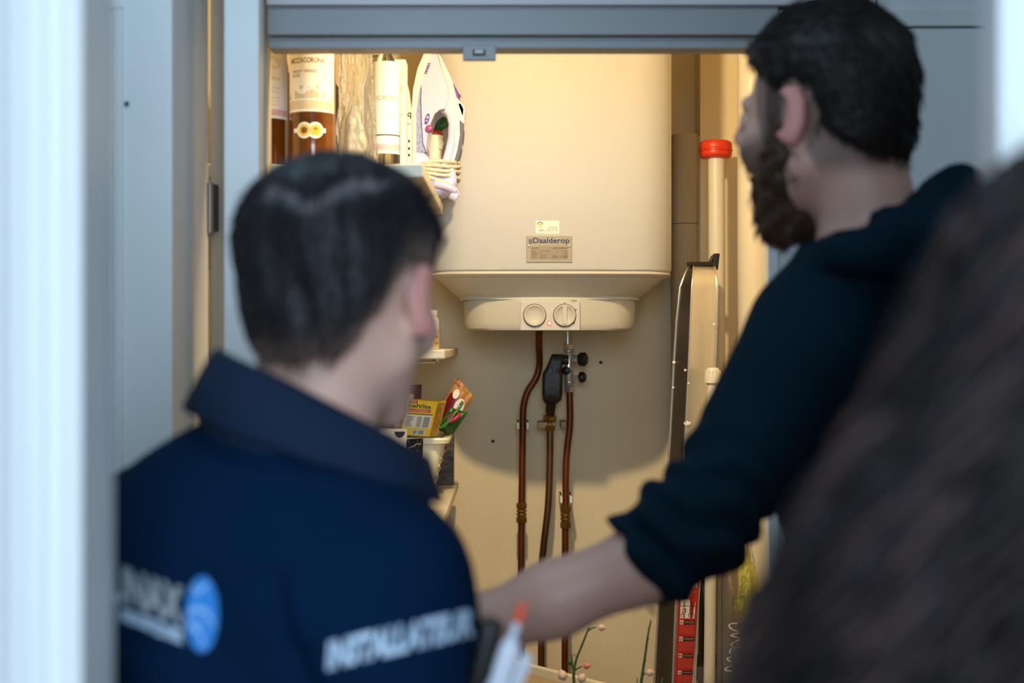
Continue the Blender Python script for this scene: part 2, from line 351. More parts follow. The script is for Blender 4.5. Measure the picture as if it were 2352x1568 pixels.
# closet interior
CW = M['cwall']
struct(mk('wall_back', box(-0.72, 0.72, 3.5, 3.56, 0, 2.4), CW), 'cream rear wall of the closet behind the boiler')
struct(mk('wall_inner_left', box(-0.72, -0.66, 2.3, 3.5, 0, 2.4), CW))
struct(mk('wall_inner_right', box(0.66, 0.72, 2.3, 3.5, 0, 2.4), CW))
struct(mk('ceiling_closet', box(-0.72, 0.72, 2.3, 3.56, 2.4, 2.46), CW))
cx0, cx1 = at(1608, 0, 3.4)[0], 0.66
ch = struct(mk('wall_chase', box(cx0, cx1, 3.4, 3.5, 0, 2.4), CW, bevel=0.002), 'cream boxed pipe chase in the right rear corner')
for i, (px, py) in enumerate(((1380, 832), (1132, 1013))):
    o = mk('wall_plug', lathe([(0.0042,0),(0.0036,0.0018)], at(px, py, 3.4985)*1, 9, (0,-1,0.2)), M['inkdark']); struct(o)
    tag(o, ('dark screw hole in the wall right of the valve', 'dark screw hole in the wall left of the copper pipes')[i], 'hole'); del o['kind']

# ================================================================ CLOSET LAMP
L = thing('ceiling_lamp', 'bare bulb on the inside of the closet header', 'lamp', (0.0, 2.30, CZ+0.70))
mk('lamp_base', box(-0.05, 0.05, 2.302, 2.315, CZ+0.68, CZ+0.78), M['whiteplas'], L, bevel=0.004)
mk('socket', lathe([(0.018,0),(0.022,0.02),(0.022,0.03)], (0, 2.335, CZ+0.71), 16, (0,0,-1)), M['whiteplas'], L, smooth='auto')

mk('bulb', lathe([(.008,0),(.018,.012),(.020,.026),(.014,.040),(.001,.046)], (0, 2.335, CZ+0.682), 20, (0,0,-1)), mat('lit_bulb', (255,240,210), .3, emit=(1.0,.75,.42), es=12.0), L, smooth=True)

# ================================================================ BOILER
B = thing('water_heater', 'large cream wall-hung electric water heater with control panel underneath', 'water heater', (0.083, 3.25, CZ+0.02))
bx, by = 0.083, 3.245
def P3(py, Y=3.0): return CZ+(784-py)/FPX*Y
hw, hd = 0.262, 0.245
z0 = P3(620)
mk('jacket', loft([rrect(bx,by,z0-0.002,hw-.004,hd-.004,.075,8,.012), rrect(bx,by,z0,hw-.001,hd-.001,.08,8,.012), rrect(bx,by,z0+0.003,hw,hd,.08,8,.012), rrect(bx,by,2.26,hw,hd,.08,8,.012), rrect(bx,by,2.285,hw-.02,hd-.02,.07,8,.01)]), M['cream'], B, smooth='auto')
zr = P3(634, 3.0)
mk('bottom_rim', loft([rrect(bx,by,z0-.0025,hw-.003,hd-.003,.08,8,.012), rrect(bx,by,z0-.008,hw-.001,hd-.001,.08,8,.012), rrect(bx,by,zr+.002,hw-.004,hd-.004,.08,8,.012), rrect(bx,by,zr-.002,hw-.016,hd-.012,.075,8,.012)]), M['creamplas'], B, smooth='auto')
zc = P3(688, 3.09)
mk('bottom_pan', loft([rrect(bx,by,zr,hw-.014,hd-.010,.075,8,.012), rrect(bx,by,(zr+zc)/2,hw-.040,hd-.045,.075,8,.02), rrect(bx,by,zc+.006,hw-.062,hd-.082,.08,8,.03), rrect(bx,by,zc,hw-.062,hd-.080,.08,8,.03)]), M['creamplas'], B, smooth='auto')
zb0 = P3(758, 3.08)
def bring(z, k): return rrect(bx,by,z,.190*k,hd-.098,.05,8,.052*k)
mk('element_cover', loft([bring(zc+.001,.985), bring(zc-.003,1), bring(zb0+.016,.99), bring(zb0+.004,.965), bring(zb0,.92)]), M['creamplas'], B, smooth='auto')
yp = by-(hd-.098)-.052-.004
px0, px1 = at(1195,0,yp)[0], at(1332,0,yp)[0]
zp0, zp1 = P3(758.5, yp), P3(691, yp)
pan = mk('control_panel', box(px0, px1, yp, yp+0.04, zp0, zp1), M['panel'], B, bevel=0.0015)
f = pxf(yp-.0006)
def ring_part(cxp, cyp, r, depth, nm, mt, parent):
    s = yp/FPX; c = at(cxp, cyp, yp)
    return mk(nm, lathe([(r*s,0),(r*s,.006),(r*s*.92,.0075),(r*s*.86,.0068),(r*s*.8,.0050),(r*s*.55,.0024),(r*s*.2,.0013),(0.0001,.0012)], c, 36, (0,-1,0), cap=False), mt, parent, smooth=True)
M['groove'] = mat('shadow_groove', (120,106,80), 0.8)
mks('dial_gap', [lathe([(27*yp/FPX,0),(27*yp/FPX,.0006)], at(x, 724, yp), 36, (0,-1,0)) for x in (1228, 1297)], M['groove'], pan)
ring_part(1228, 724, 25, 1.0, 'blank_dial', M['panel'], pan)
dl = ring_part(1297, 724, 25, 1.0, 'temperature_dial', M['panel'], pan)
a, b = at(1291.5, 745, yp), at(1302.5, 703, yp)
mk('dial_grip', box(a[0], b[0], yp-.0085, yp-.0010, a[2], b[2]), M['panel'], B, bevel=0.0015)
mk('lamp_ring', lathe([(6.2*yp/FPX,0),(6.0*yp/FPX,.0014)], at(1262, 742, yp), 18, (0,-1,0)), M['led'], pan)
mk('pilot_light', lathe([(3.2*yp/FPX,.0014),(2.6*yp/FPX,.0025),(.0002,.003)], at(1262, 742, yp), 14, (0,-1,0)), M['ledcore'], pan)
mks('dial_mark', [text('TEMP', 1311, 1325, 693, 688.5, f), quad(1296, 1297.4, 697, 693.5, f), text('III', 1321, 1324, 714, 709, f, .02), text('IIII', 1315, 1320, 744, 740, f, .02)], M['inkdark'], pan)
# rating plate and owner's sticker
yf = by-hd-.012
a, b = at(1209, 602.5, yf-.002), at(1314, 541.5, yf-.002)
rp = mk('rating_plate', box(a[0], b[0], yf-.0022, yf+.002, a[2], b[2]), M['plate'], B, bevel=0.001)
f = pxf(yf-.0026)
mk('data_field', quad(1218.5, 1305, 594.5, 565.5, f), M['plate2'], rp)
f = pxf(yf-.0029)
mk('brand_lettering', [quad(1214.3, 1223, y+.8, y-.8, f) for y in (550.6, 554, 557.6)]+[text('Daalderop', 1224.5, 1308, 561.5, 545.8, f, .012)], M['inkblue'], rp)
g = [text('80 LITER', 1221, 1237, 571, 568.2, f, .03), text('MONO KOPER 80', 1271, 1303, 571, 568.2, f, .03),
     text('TYPE', 1221, 1230, 577.8, 575, f), text('27.14 16.240', 1241, 1263, 577.8, 575, f), text('VERSIE', 1221, 1234, 582.4, 579.7, f), text('0', 1241, 1243, 582.4, 579.7, f),
     text('SERIE', 1221, 1232, 587.2, 584.4, f), text('0042101', 1241, 1256, 587.2, 584.4, f), text('DRUK', 1221, 1231, 592, 589.4, f), text('800 kPa', 1241, 1255, 592.4, 589.4, f),
     text('V~', 1277, 1281, 577.8, 575, f), text('220-240', 1289, 1303, 577.8, 575, f), text('W', 1277, 1280, 582.4, 579.7, f), text('1000', 1295, 1303, 582.4, 579.7, f),
     text('CE', 1268.5, 1277, 592, 586.5, f, .02), text('A', 1279.5, 1283.5, 591.8, 587, f), text('A', 1286.5, 1290.5, 591.8, 587, f)]
g += [quad(u, u+.9, 592, 586.4, f) for u in (1293.5, 1295.6, 1297.7, 1299.8, 1301.9)]+[quad(1293.5, 1302.8, y+.35, y-.35, f) for y in (586.6, 591.8)]
mk('data_lettering', g, M['inkbrown'], rp)
for x in (1214, 1308.5):
    mk('rivet', lathe([(2.8*yf/FPX,0),(2.4*yf/FPX,.0015),(1*yf/FPX,.002)], at(x, 565, yf-.0022), 12, (0,-1,0)), M['chrome'], rp, smooth='auto')
f = pxf(yf-.0004)
st = mk('owner_sticker', quad(1230.5, 1284.5, 536.5, 506.5, f), M['label'], B)
f = pxf(yf-.0007)
mk('sticker_arc', disc(1240.3, 515.5, 6.8, -6.6, f, 20, 0, 180, .78), M['inkblue'], st)
mk('sticker_sun', disc(1240.3, 514.8, 3.4, -3.4, f), M['inkyellow'], st)
mk('sticker_lettering', [text('270296', 1259, 1279.5, 524.6, 520.4, f, .01), text('0800 - 263 72 36', 1237.5, 1280.5, 530, 526.2, f, .02), text('eigendom  EnerCen', 1237.5, 1280.5, 534, 530.9, f), disc(1240.3, 515.5, 7, -6.6, f, 12, 200, 340, .88)], M['inkgrey'], st)

# ================================================================ PIPES
YP = 3.40
def pipe(name, label, pts, r, m, cat='pipe'):
    return tag(mk(name, tube(smoothpath([at(*p) for p in pts], 7), r, 16), m, smooth=True), label, cat)
pr = 7.8*YP/FPX
def clip_part(px, py, par, w=11):
    c = at(px, py, YP)
    mk('clip', [box(c[0]-w*YP/FPX-.003, c[0]-w*YP/FPX+.003, YP-.012, 3.5, c[2]-.008, c[2]+.008), box(c[0]+w*YP/FPX-.003, c[0]+w*YP/FPX+.003, YP-.012, 3.5, c[2]-.008, c[2]+.008), box(c[0]-.014, c[0]+.014, YP+.011, 3.5, c[2]-.008, c[2]+.008)], M['whiteplas'], par, bevel=.001)
def coupling(px, py0, py1, par, m, Y=YP):
    H = py1-py0; s = Y/FPX; g = []
    for a, b, r, n in ((0,.26,13.5,6),(.27,.36,9.5,16),(.37,.46,12,16),(.47,.53,9,16),(.54,.64,12,16),(.65,.72,9.5,16),(.73,1.0,13.5,6)):
        g.append(lathe([(r*s*.94,0),(r*s,.001),(r*s,(b-a)*H*s-.001),(r*s*.94,(b-a)*H*s)], at(px, py0+H*b, Y), n, (0,0,1)))
    mk('compression_fitting', g, m, par)
c1 = tag(mk('copper_pipe', tube(smoothpath([at(*p) for p in ((1238,758.5,YP-.05),(1238,800,YP-.03),(1239,838,YP),(1231,868,YP),(1213,897,YP),(1204,925,YP),(1201,960,YP),(1199,1100,YP),(1198,1170,YP),(1197,1330,YP),(1196,1700,YP))], 7), pr, 16), M['copper'], smooth=True), 'left copper pipe bending left below the heater', 'pipe')
clip_part(1201, 977, c1); coupling(1198, 1155, 1199, c1, M['brass'])
c2 = tag(mk('copper_pipe', tube(smoothpath([at(*p) for p in ((1263,960,YP),(1263,1050,YP),(1259,1160,YP),(1248,1260,YP),(1244,1340,YP),(1243,1700,YP))], 7), pr*1.02, 16), M['oldcopper'], smooth=True), 'worn middle drain pipe with a slight bend under the black siphon', 'pipe')
c = at(1263, 976, YP)
mk('wall_bracket', [box(c[0]-.03, c[0]+.012, YP-.008, YP+.0, c[2]-.008, c[2]+.008), box(c[0]-.028, c[0]-.012, YP-.004, 3.5, c[2]-.006, c[2]+.006)], M['oldcopper'], c2, bevel=.001)
mk('lock_nut', [lathe([(13*YP/FPX,0),(14*YP/FPX,.002),(14*YP/FPX,.010),(12*YP/FPX,.012)], at(1263, 988, YP), 6), lathe([(10*YP/FPX,0),(10*YP/FPX,.006)], at(1263, 975, YP), 16), lathe([(14*YP/FPX,0),(15.5*YP/FPX,.002),(15.5*YP/FPX,.014),(13*YP/FPX,.017)], at(1263, 968, YP), 8), lathe([(10*YP/FPX,0),(12*YP/FPX,.004),(10*YP/FPX,.018)], at(1263, 950, YP), 10)], M['brass'], c2)
c3 = tag(mk('copper_pipe', tube(smoothpath([at(*p) for p in ((1308,893,YP),(1309,930,YP),(1309,975,YP),(1304,1020,YP),(1300,1070,YP),(1299,1160,YP),(1298,1300,YP),(1297,1700,YP))], 7), pr, 16), M['copper'], smooth=True), 'right copper pipe below the chrome valve', 'pipe')
clip_part(1300, 1146, c3); coupling(1299, 1162, 1212, c3, M['brass'])
c = at(1296, 976, YP)
mk('wall_bracket', box(c[0]-.008, c[0]+.006, YP+.002, 3.5, c[2]-.008, c[2]+.008), M['oldcopper'], c3, bevel=.001)
# siphon (black) and safety valve (chrome)
Ys = YP-.02
si = thing('siphon', 'grimy black plastic siphon funnel on the middle pipe', 'siphon', at(1268, 930, Ys))
sp = smoothpath([at(1262,930,Ys), at(1262,860,Ys), at(1268,835,Ys), at(1278,822,Ys), at(1292,818,Ys)], 5)
def sring(pts): return pts
body = [(1246,922,13),(1244,915,17),(1245,870,19),(1246,858,19)]
rings = []
for py, cxp, wpx, dp in ((925,1266,15,.014),(918,1268,21,.02),(905,1268,23,.022),(860,1269,23,.022),(856,1269,22,.021),(845,1272,18,.019),(830,1277,16,.017),(816,1281,15,.015),(813,1281,12,.012)):
    c = at(cxp, py, Ys); rings.append(rrect(c[0], c[1], c[2], wpx*Ys/FPX, dp, .35*dp, 4))
mk('funnel', loft(rings), M['grime'], si, smooth='auto')
mks('funnel_slot', [box(*(lambda a, b: (a[0], b[0], Ys-.0225, Ys-.018, a[2], b[2]))(at(x, 857, Ys), at(x+5, 846, Ys))) for x in (1261, 1270)], M['blackplas'], si)
mk('outlet', tube([at(1264, 958, Ys+.015), at(1265, 940, Ys+.008), at(1266, 922, Ys)], [.009,.011,.013], 12), M['grime'], si, smooth='auto')
mk('side_arm', tube([at(1285, 826, Ys), at(1306, 826, Ys)], .011, 12), M['grime'], si, smooth='auto')
va = thing('safety_valve', 'chrome inlet valve with two black knobs under the heater', 'valve', at(1306, 895, YP))
def z_lathe(px, py0, py1, r, n=20): return lathe([(r*.93*YP/FPX,0),(r*YP/FPX,.0012),(r*YP/FPX,(py0-py1)*YP/FPX-.0012),(r*.93*YP/FPX,(py0-py1)*YP/FPX)], at(px, py0, YP), n)
mk('riser', tube([at(1304, 792, YP), at(1304, 750, YP)], 6.5*YP/FPX, 16), M['chrome'], va, smooth='auto')
mk('top_nut', z_lathe(1305, 802, 790, 13, 6), M['chrome'], va)
mk('valve_body', [z_lathe(1306, 885, 800, 11), z_lathe(1306, 808, 803, 12.5), z_lathe(1307, 880, 874, 13)], M['chrome'], va, smooth='auto')
mk('bottom_nut', z_lathe(1308, 900, 886, 13.5, 6), M['chrome'], va)
mk('outlet_stub', [lathe([(.010,0),(.010,.014),(.012,.015),(.012,.022),(.009,.023)], at(1314, 825, YP), 20, (1,-.35,0))], M['chrome'], va, smooth='auto')
mk('knob', lathe([(.012,0),(.016,.003),(.017,.014),(.013,.018),(.002,.019)], at(1330, 825, YP-.012), 16, (1,-.5,0)), M['blackplas'], va, smooth='auto')
mk('knob', lathe([(.009,0),(.013,.003),(.013,.010),(.010,.014),(.002,.0145)], at(1331, 866, YP-.004), 16, (1,-.5,0)), M['blackplas'], va, smooth='auto')
mk('knob_stem', tube([at(1312, 866, YP), at(1332, 866, YP-.004)], .004, 10), M['chrome'], va)
mk('knob', lathe([(.008,0),(.010,.002),(.010,.012),(.007,.014)], at(1302, 851, YP-.006), 14, (-.3,-1,0)), M['blackplas'], va, smooth='auto')

# ================================================================ RIGHT SIDE OF THE CLOSET
Yt = 3.42
t = thing('rolled_tube', 'tall linen-covered tube standing beside the heater', 'tube', (at(1573,0,Yt)[0], Yt, 0))
ct = at(1573, 310, Yt); R_ = 31.5*Yt/FPX
zsplit = [at(0, p, Yt)[2] for p in (310, 515, 926, 1337)]
segs = [(zsplit[1]+.0006, zsplit[0]), (zsplit[2]+.0006, zsplit[1]-.0006), (zsplit[3]+.0006, zsplit[2]-.0006), (0.0, zsplit[3]-.0006)]
for a, b in segs:
    mk('tube_section', lathe([(R_-.001,a),(R_,a+.001),(R_,b-.001),(R_-.001,b)], (ct[0], Yt, 0), 40), M['linen'], t, smooth='auto')
mk('tube_core', lathe([(R_-.004,0),(R_-.004,zsplit[0]-.004)], (ct[0], Yt, 0), 30), M['darkgap'], t)
mk('seam_strip', box(ct[0]+R_-.002, ct[0]+R_+.006, Yt-.010, Yt-.004, 0.0, zsplit[0]-.004), M['cwall'], t, bevel=.001)
Yr = 3.26
rc = thing('capped_pole', 'cream pole with a bright red screw cap on top', 'pole', (at(1645,0,Yr)[0], Yr, 0))
s = Yr/FPX
mk('shaft', tube([(at(1652,1568,Yr)[0], Yr, 0), at(1645, 350, Yr)], 19*s, 24), M['pvc'], rc, smooth='auto')
zc_ = at(0, 362, Yr)[2]
mk('cap', lathe([(28*s,0),(34*s,.001),(37*s,.006),(37.5*s,.013),(36.3*s,.016),(37.8*s,.019),(37.8*s,.030),(36*s,.036),(30*s,.039),(10*s,.0395)], (at(1643.5,0,Yr)[0], Yr, zc_-.001), 40), M['redplas'], rc, smooth=True)
mk('cap_flange', lathe([(36.9*s,0),(39*s,.001),(39*s,.003),(36.9*s,.004)], (at(1643.5,0,Yr)[0], Yr, zc_+.014), 40), M['redplas'], rc, smooth='auto')
Yd = 3.12
tag(mk('heating_pipe', tube([(at(1669,0,3.2)[0], 3.2, 0), (at(1669,0,3.2)[0], 3.2, 1.4)], 12.5*3.2/FPX, 16), M['pvc'], smooth='auto'), 'thin cream pipe running up right beside the red-capped pole', 'pipe')
tag(mk('duct_pipe', tube([(at(1733,0,Yd)[0], Yd, 0), (at(1733,0,Yd)[0], Yd, 2.4)], 39*Yd/FPX, 36), M['pvc'], smooth='auto'), 'wide cream duct running floor to ceiling at the right of the closet', 'duct')
# mop handle with cream ferrule
Ym = 2.96; s = Ym/FPX
mh = thing('mop_handle', 'cream handle with ribbed end cap leaning behind the ladder', 'handle', (at(1640,0,Ym)[0], Ym, 0))
p0 = at(1637, 880, Ym); p1 = np.array([at(1622,0,Ym)[0], Ym+.02, 0.0])
mk('rod', tube([p1, p0], 13*s, 20), M['pvc'], mh, smooth='auto')
g = [lathe([(17*s,0),(18.5*s,.001),(17.8*s,.020),(15*s,.028),(13*s,.032),(4*s,.033)], at(1637.5, 880, Ym), 24)]
for k in range(14):
    a = 2*math.pi*k/14; q = at(1637.5, 868, Ym); q0 = q+np.array([18*s*math.cos(a), 18*s*math.sin(a), -.010]); q1 = q+np.array([17*s*math.cos(a), 17*s*math.sin(a), .016])
    g.append(tube([q0, q1], .0012, 5))
mk('end_cap', g, M['pvc'], mh, smooth='auto')

# ladder -------------------------------------------------------------------
YL = 3.02
ld = thing('step_ladder', 'folded aluminium step ladder with a red instruction sticker, leaning at the right', 'ladder', (at(1530,0,YL)[0], YL, 0))
key = [(2060,1548-27,1573-27,1488),(1568,1545,1596,1503),(1385,1552,1603,1513),(996,1574,1634,1540),(854,1581,1641,1547),(739,1586,1645,1554),(660,1589,1647,1562)]   # py, face left, face right, rim left
L_, Rr, Bk = [], [], []
for py, a, b, c in key:
    L_.append(at(a, py, YL)); Rr.append(at(b, py, YL+.012)); Bk.append(at(c, py, YL+.045))
L_[0][2] = Rr[0][2] = Bk[0][2] = .01
for k in range(1, 8):                    # the bend over the top
    a = math.pi/2*k/7; dz, dy = .050*math.sin(a), .055*(1-math.cos(a))
    L_.append(L_[6]+np.array([.0015*k, dy, dz])); Rr.append(Rr[6]+np.array([-.0002*k, dy, dz])); Bk.append(Bk[6]+np.array([.004*k, dy*.6, dz*.95]))
for k in (0.04, .12):
    L_.append(L_[13]+np.array([0,k,-.002])); Rr.append(Rr[13]+np.array([0,k,-.002])); Bk.append(Bk[13]+np.array([.004,k,-.002]))
def strip(A, Bp, th, n):                 # plate between two paths
    n = np.array(n, float); rings = [[a, b, b+n*th, a+n*th] for a, b in zip(A, Bp)]; return loft(rings)
mk('stile', strip(L_, Rr, .002, (0,1,0)), M['alu'], ld, smooth='auto')
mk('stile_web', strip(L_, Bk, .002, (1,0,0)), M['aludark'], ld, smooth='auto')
mk('stile_rim', [tube(Bk, .0028, 8), tube(L_, .0022, 8), tube(Rr, .0028, 8)], M['alu'], ld, smooth='auto')
Rk = [p+np.array([.0, .04, 0]) for p in Rr]
mk('stile_flange', strip(Rr, Rk, .002, (-1,0,0)), M['alu'], ld, smooth='auto')
# rear frame and steps
off = np.array([.02, .13, 0.0])
A2 = [p+off for p in L_[:6]]; B2 = [p+off for p in Rr[:6]]
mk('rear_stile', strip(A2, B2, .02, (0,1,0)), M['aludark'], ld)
for py in (1530, 1290, 1050, 1770):
    t_ = np.interp(py, [k[0] for k in key][::-1], [k[2] for k in key][::-1])
    a = at(t_-6, py, YL+.014); 
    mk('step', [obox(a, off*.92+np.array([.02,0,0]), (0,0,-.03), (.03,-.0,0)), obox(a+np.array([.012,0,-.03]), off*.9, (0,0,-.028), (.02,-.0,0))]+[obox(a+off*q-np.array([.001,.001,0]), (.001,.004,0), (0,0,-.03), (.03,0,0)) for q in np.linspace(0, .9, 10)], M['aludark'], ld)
mk('strap', tube([at(1611, 1300, 3.06), at(1620, 1400, 3.08), at(1627, 1548, 3.1)], .0018, 8), M['strap'], ld)
mk('strap', tube(smoothpath([at(1613, 1330, 3.06), at(1618, 1360, 3.06), at(1630, 1382, 3.07), at(1640, 1376, 3.1)], 4), .0014, 8), M['strap'], ld)
# black end cap on the top bend
tp = L_[12]; tr = Rr[12]
mk('end_cap', [obox(tp+np.array([-.012,-.01,-.002]), tr-tp+np.array([.018,0,.001]), (0,.03,0.002), (0,0,.009)),
               obox(tr+np.array([-.004,-.012,-.010]), (.012,0,0), (0,.03,0), (0.004,0,.036)), obox(tr+np.array([-.012,-.008,.004]), (.012,0,.004), (0,.02,0), (0.008,0,.018))], M['blackplas'], ld, bevel=.002)
mks('paint_spot', [lathe([(r_,0),(r_*.6,.0014)], at(x, y, YL-.001+(.04 if x < 1560 else 0)), 7, (-.2,-1,.1)) for x, y, r_ in ((1548,832,.004),(1577,972,.006),(1583,972,.004),(1574,850,.003),(1546,890,.003),(1640,745,.003),(1581,880,.003))], M['whiteplas'], ld)
# sticker follows the stile face
def fl(u, v):                            # u 0..1 across the face, v = photo row
    l = np.interp(v, [k[0] for k in key][::-1], [k[1] for k in key][::-1]); r = np.interp(v, [k[0] for k in key][::-1], [k[2] for k in key][::-1])
    a = at(l, v, YL); b = at(r, v, YL+.012); return a+(b-a)*u
def fe(e): return lambda u, v: fl(u, v)+np.array([.1*e, -e, 0])
sk = mk('sticker', quad(.10, .95, 1720, 1290, fe(.0032)), M['stickred'], ld)
f = fe(.0036)
def lines(u0, u1, y0, y1, n, f, m='x'):
    out = []; words = ['lees voor gebruik de volledige', 'instructies en let op uw', 'veiligheid niet overbelasten', 'max belasting kg trap recht', 'plaatsen op vlakke grond']
    for i in range(n):
        y = y0+(y1-y0)*(i+.8)/n; uu = u1-(u1-u0)*random.choice((0,.05,.02,.2 if i == n-1 else .08)); h_ = (y1-y0)/n*.55
        out.append(text(words[i % 5], u0, uu, y, y-h_, f, .02))
    return out
g = [quad(.2, .9, 1348, 1300, f), quad(.2, .86, 1419, 1375, f)]
hd_ = [(1423,1433,'NL'),(1461,1471,'D'),(1500,1509,'F'),(1539,1547,'GB')]
g += [quad(.2, .36, b, a, f) for a, b, _ in hd_]
mks('sticker_white', g, M['label'], sk)
mks('sticker_black', [quad(.38, .88, b, a, f) for a, b, _ in hd_]+[text(s_, .22, .34, b-2, a+2, fe(.004), .03) for a, b, s_ in hd_]+[quad(u, u+.02+.015*(i % 3 == 0), 1339, 1300, fe(.004)) for i, u in enumerate(np.arange(.25, .86, .055))]+[text('NL 501063', .3, .86, 1346.5, 1341, fe(.004), .03)]+
   [tube([fe(.004)(a_, b_), fe(.004)(c_, d_)], .0005, 4) for a_, b_, c_, d_ in ((.3,1405,.36,1380),(.42,1405,.36,1380),(.3,1405,.42,1405),(.32,1397,.40,1397),(.62,1405,.66,1380),(.74,1405,.66,1380),(.62,1397,.74,1397),(.62,1405,.74,1405),(.25,1416,.25,1408),(.25,1408,.4,1408),(.58,1417,.58,1408),(.58,1408,.82,1408),(.7,1417,.7,1408),(.82,1417,.82,1408),(.2,1390,.86,1390))], M['inkdark'], sk)
mks('sticker_cross', [text('x', u, u+.1, y+4, y-4, fe(.0045), .05) for u, y in ((.37,1400),(.66,1385),(.68,1400),(.32,1413),(.68,1412))], M['inkred'], sk)
mk('sticker_lettering', [text(s_, .25, .88, y, y-3.4, f, .02) for s_, y in (('2 JAAR GARANTIE',1354.5),('2 ANS DE GARANTIE',1360),('2 JAHRE GARANTIE',1365.5),('2 YEARS GUARANTEE',1371))]+
   sum([lines(.2, .86, a, b, 7, f) for a, b in ((1435,1455),(1473,1494),(1511,1534),(1549,1572))], [])+[text('belangrijk', .42, .84, b-2, a+2, fe(.004)) for a, b, _ in hd_], M['inkpink'], sk)

tag(mk('cloth_sack', loft([[(at(1622,0,3.24)[0]+w_*math.cos(a)*(1+.06*math.sin(3*a+z*30)), 3.23+.025*math.sin(a), z) for a in np.linspace(0, 6.283, 24, endpoint=False)] for z, w_ in ((0,.016),(.4,.019),(.8,.018),(1.0,.016),(1.05,.008))]), M['darkgap'], smooth=True), 'dark narrow sack between the ladder and the cream pipes', 'sack')
# plastic bag with yellow package and curly wire
Yb = 2.9
yb = thing('plastic_bag', 'crinkled clear bag holding a yellow and lime green package', 'bag', at(1705, 1450, Yb))
def blob(cpx, cpy, Y, w, h, d, amp, m, nm, par, seed, n=28, k=18, pinch=1.0):
    rg = []; r_ = np.random.default_rng(seed); ph = r_.uniform(0, 6.28, 8)
    for i in range(k+1):
        t_ = i/k; e = max(.12, math.sin(math.pi*min(.97, max(.03, t_)))**.45)
        ring = []
        for j in range(n):
            a = 2*math.pi*j/n
            q = 1+amp*(math.sin(5*a+ph[0]+6*t_)+.7*math.sin(9*a+ph[1]-11*t_)+.6*math.sin(3*a+17*t_+ph[2]))
            c_ = at(cpx, cpy, Y); ring.append((c_[0]+w*e*q*math.cos(a)+.006*math.sin(9*t_+ph[3]), Y+d*e*q*math.sin(a), c_[2]+h*(.5-t_)))
        rg.append(ring)
    return mk(nm, loft(rg), m, par, smooth=True)
blob(1712, 1345, Yb, .019, .17, .02, .05, M['yellowfoil'], 'package', yb, 3)
blob(1722, 1430, Yb-.004, .012, .05, .02, .05, M['limefoil'], 'package_print', yb, 4)
blob(1708, 1350, Yb, .026, .25, .030, .12, M['plas3'], 'bag_film', yb, 5)
cw = []
for i in range(90):
    a = i*.42; c_ = at(1682+8*math.sin(i*.05), 1432+i*1.25, 2.86); cw.append(c_+np.array([.009*math.cos(a), .009*math.sin(a), .003*math.sin(a*.7)]))
tag(mk('coiled_wire', tube(cw, .0016, 6), M['whiteplas'], smooth=True), 'white coiled wire hanging under the clear bag', 'wire')
yb2 = tag(blob(1693, 1575, 2.84, .017, .16, .02, .06, mat('blue_grey_bag', (110,120,140), .4), 'cloth_bag', None, 8), 'blue-grey soft bag at the lower right behind the hair', 'bag')

# ================================================================ SHELVES (left side of the closet)
XS = -0.145; ZS = CZ+0.290
sh = tag(mk('shelf', box(-0.66, XS, 2.32, 2.998, ZS-.022, ZS), M['board'], bevel=.003), 'cream top shelf carrying the bottles and the iron', 'shelf', 'closet shelves')
sh2 = tag(mk('shelf', [box(-0.66, -.130, 2.75, 3.42, CZ-.034, CZ-.016)], M['board'], bevel=.003), 'cream middle shelf behind the shorter man\'s chin', 'shelf', 'closet shelves')
c = at(1008, 830, 3.1)
mk('shelf_hook', [box(c[0]-.09, c[0], 3.06, 3.12, c[2]-.004, c[2]+.001), box(c[0]-.006, c[0]+.001, 3.06, 3.12, c[2]-.004, c[2]+.012), box(c[0]-.012, c[0]-.004, 3.08, 3.1, c[2], CZ-.033)], M['whiteplas'], sh2, bevel=.0015)
Z3 = CZ-.333
sh3 = tag(mk('shelf', box(-0.66, -.128, 2.55, 3.42, Z3-.02, Z3), M['board'], bevel=.003), 'cream lowest shelf under the white basket', 'shelf', 'closet shelves')
mk('bracket', prism([(-.66,Z3-.02),(-.2,Z3-.02),(-.66,Z3-.16)], 3.36, 3.375), M['whiteplas'], sh3)
mk('bracket', prism([(-.66,ZS-.022),(-.25,ZS-.022),(-.66,ZS-.15)], 2.96, 2.975), M['whiteplas'], sh)
mk('bracket', prism([(-.66,CZ-.034),(-.25,CZ-.034),(-.66,CZ-.15)], 3.36, 3.375), M['whiteplas'], sh2)

# ---- bottles
def bottle(cx, cy, r, lab, h=.31, name='wine_bottle', dark=True):
    b = thing(name, lab, 'bottle', (cx, cy, ZS))
    mk('glass', lathe([(r*.9,0),(r,.004),(r,.195),(r*.93,.215),(r*.6,.24),(.015,.262),(.0145,h-.02),(.016,h-.018),(.016,h)], (cx,cy,ZS), 40), M['amber'], b, smooth='auto')
    mk('cap', lathe([(.0165,0),(.0168,.05),(.015,.052)], (cx,cy,ZS+h-.048), 20), M['inkgold'], b, smooth='auto')
    return b
Y1 = 2.53; x1 = at(612, 0, Y1)[0]
b1 = bottle(x1, Y1, .0390, 'rose wine bottle with pink-banded label, leftmost on the top shelf')
fz = lambda py, Y: CZ+(784-py)/FPX*Y
f = cylf(x1, Y1, .0393, 0); Yn = Y1-.037
lb = mk('label', [quad(-.0365, .052, fz(271,Yn), fz(60,Yn), f, 20)], M['label'], b1, smooth=True)
f2 = cylf(x1, Y1, .0396, 0)
mk('label_band', [quad(-.0365, .052, fz(264,Yn), fz(250,Yn), f2, 20)], M['pinkband'], lb, smooth=True)
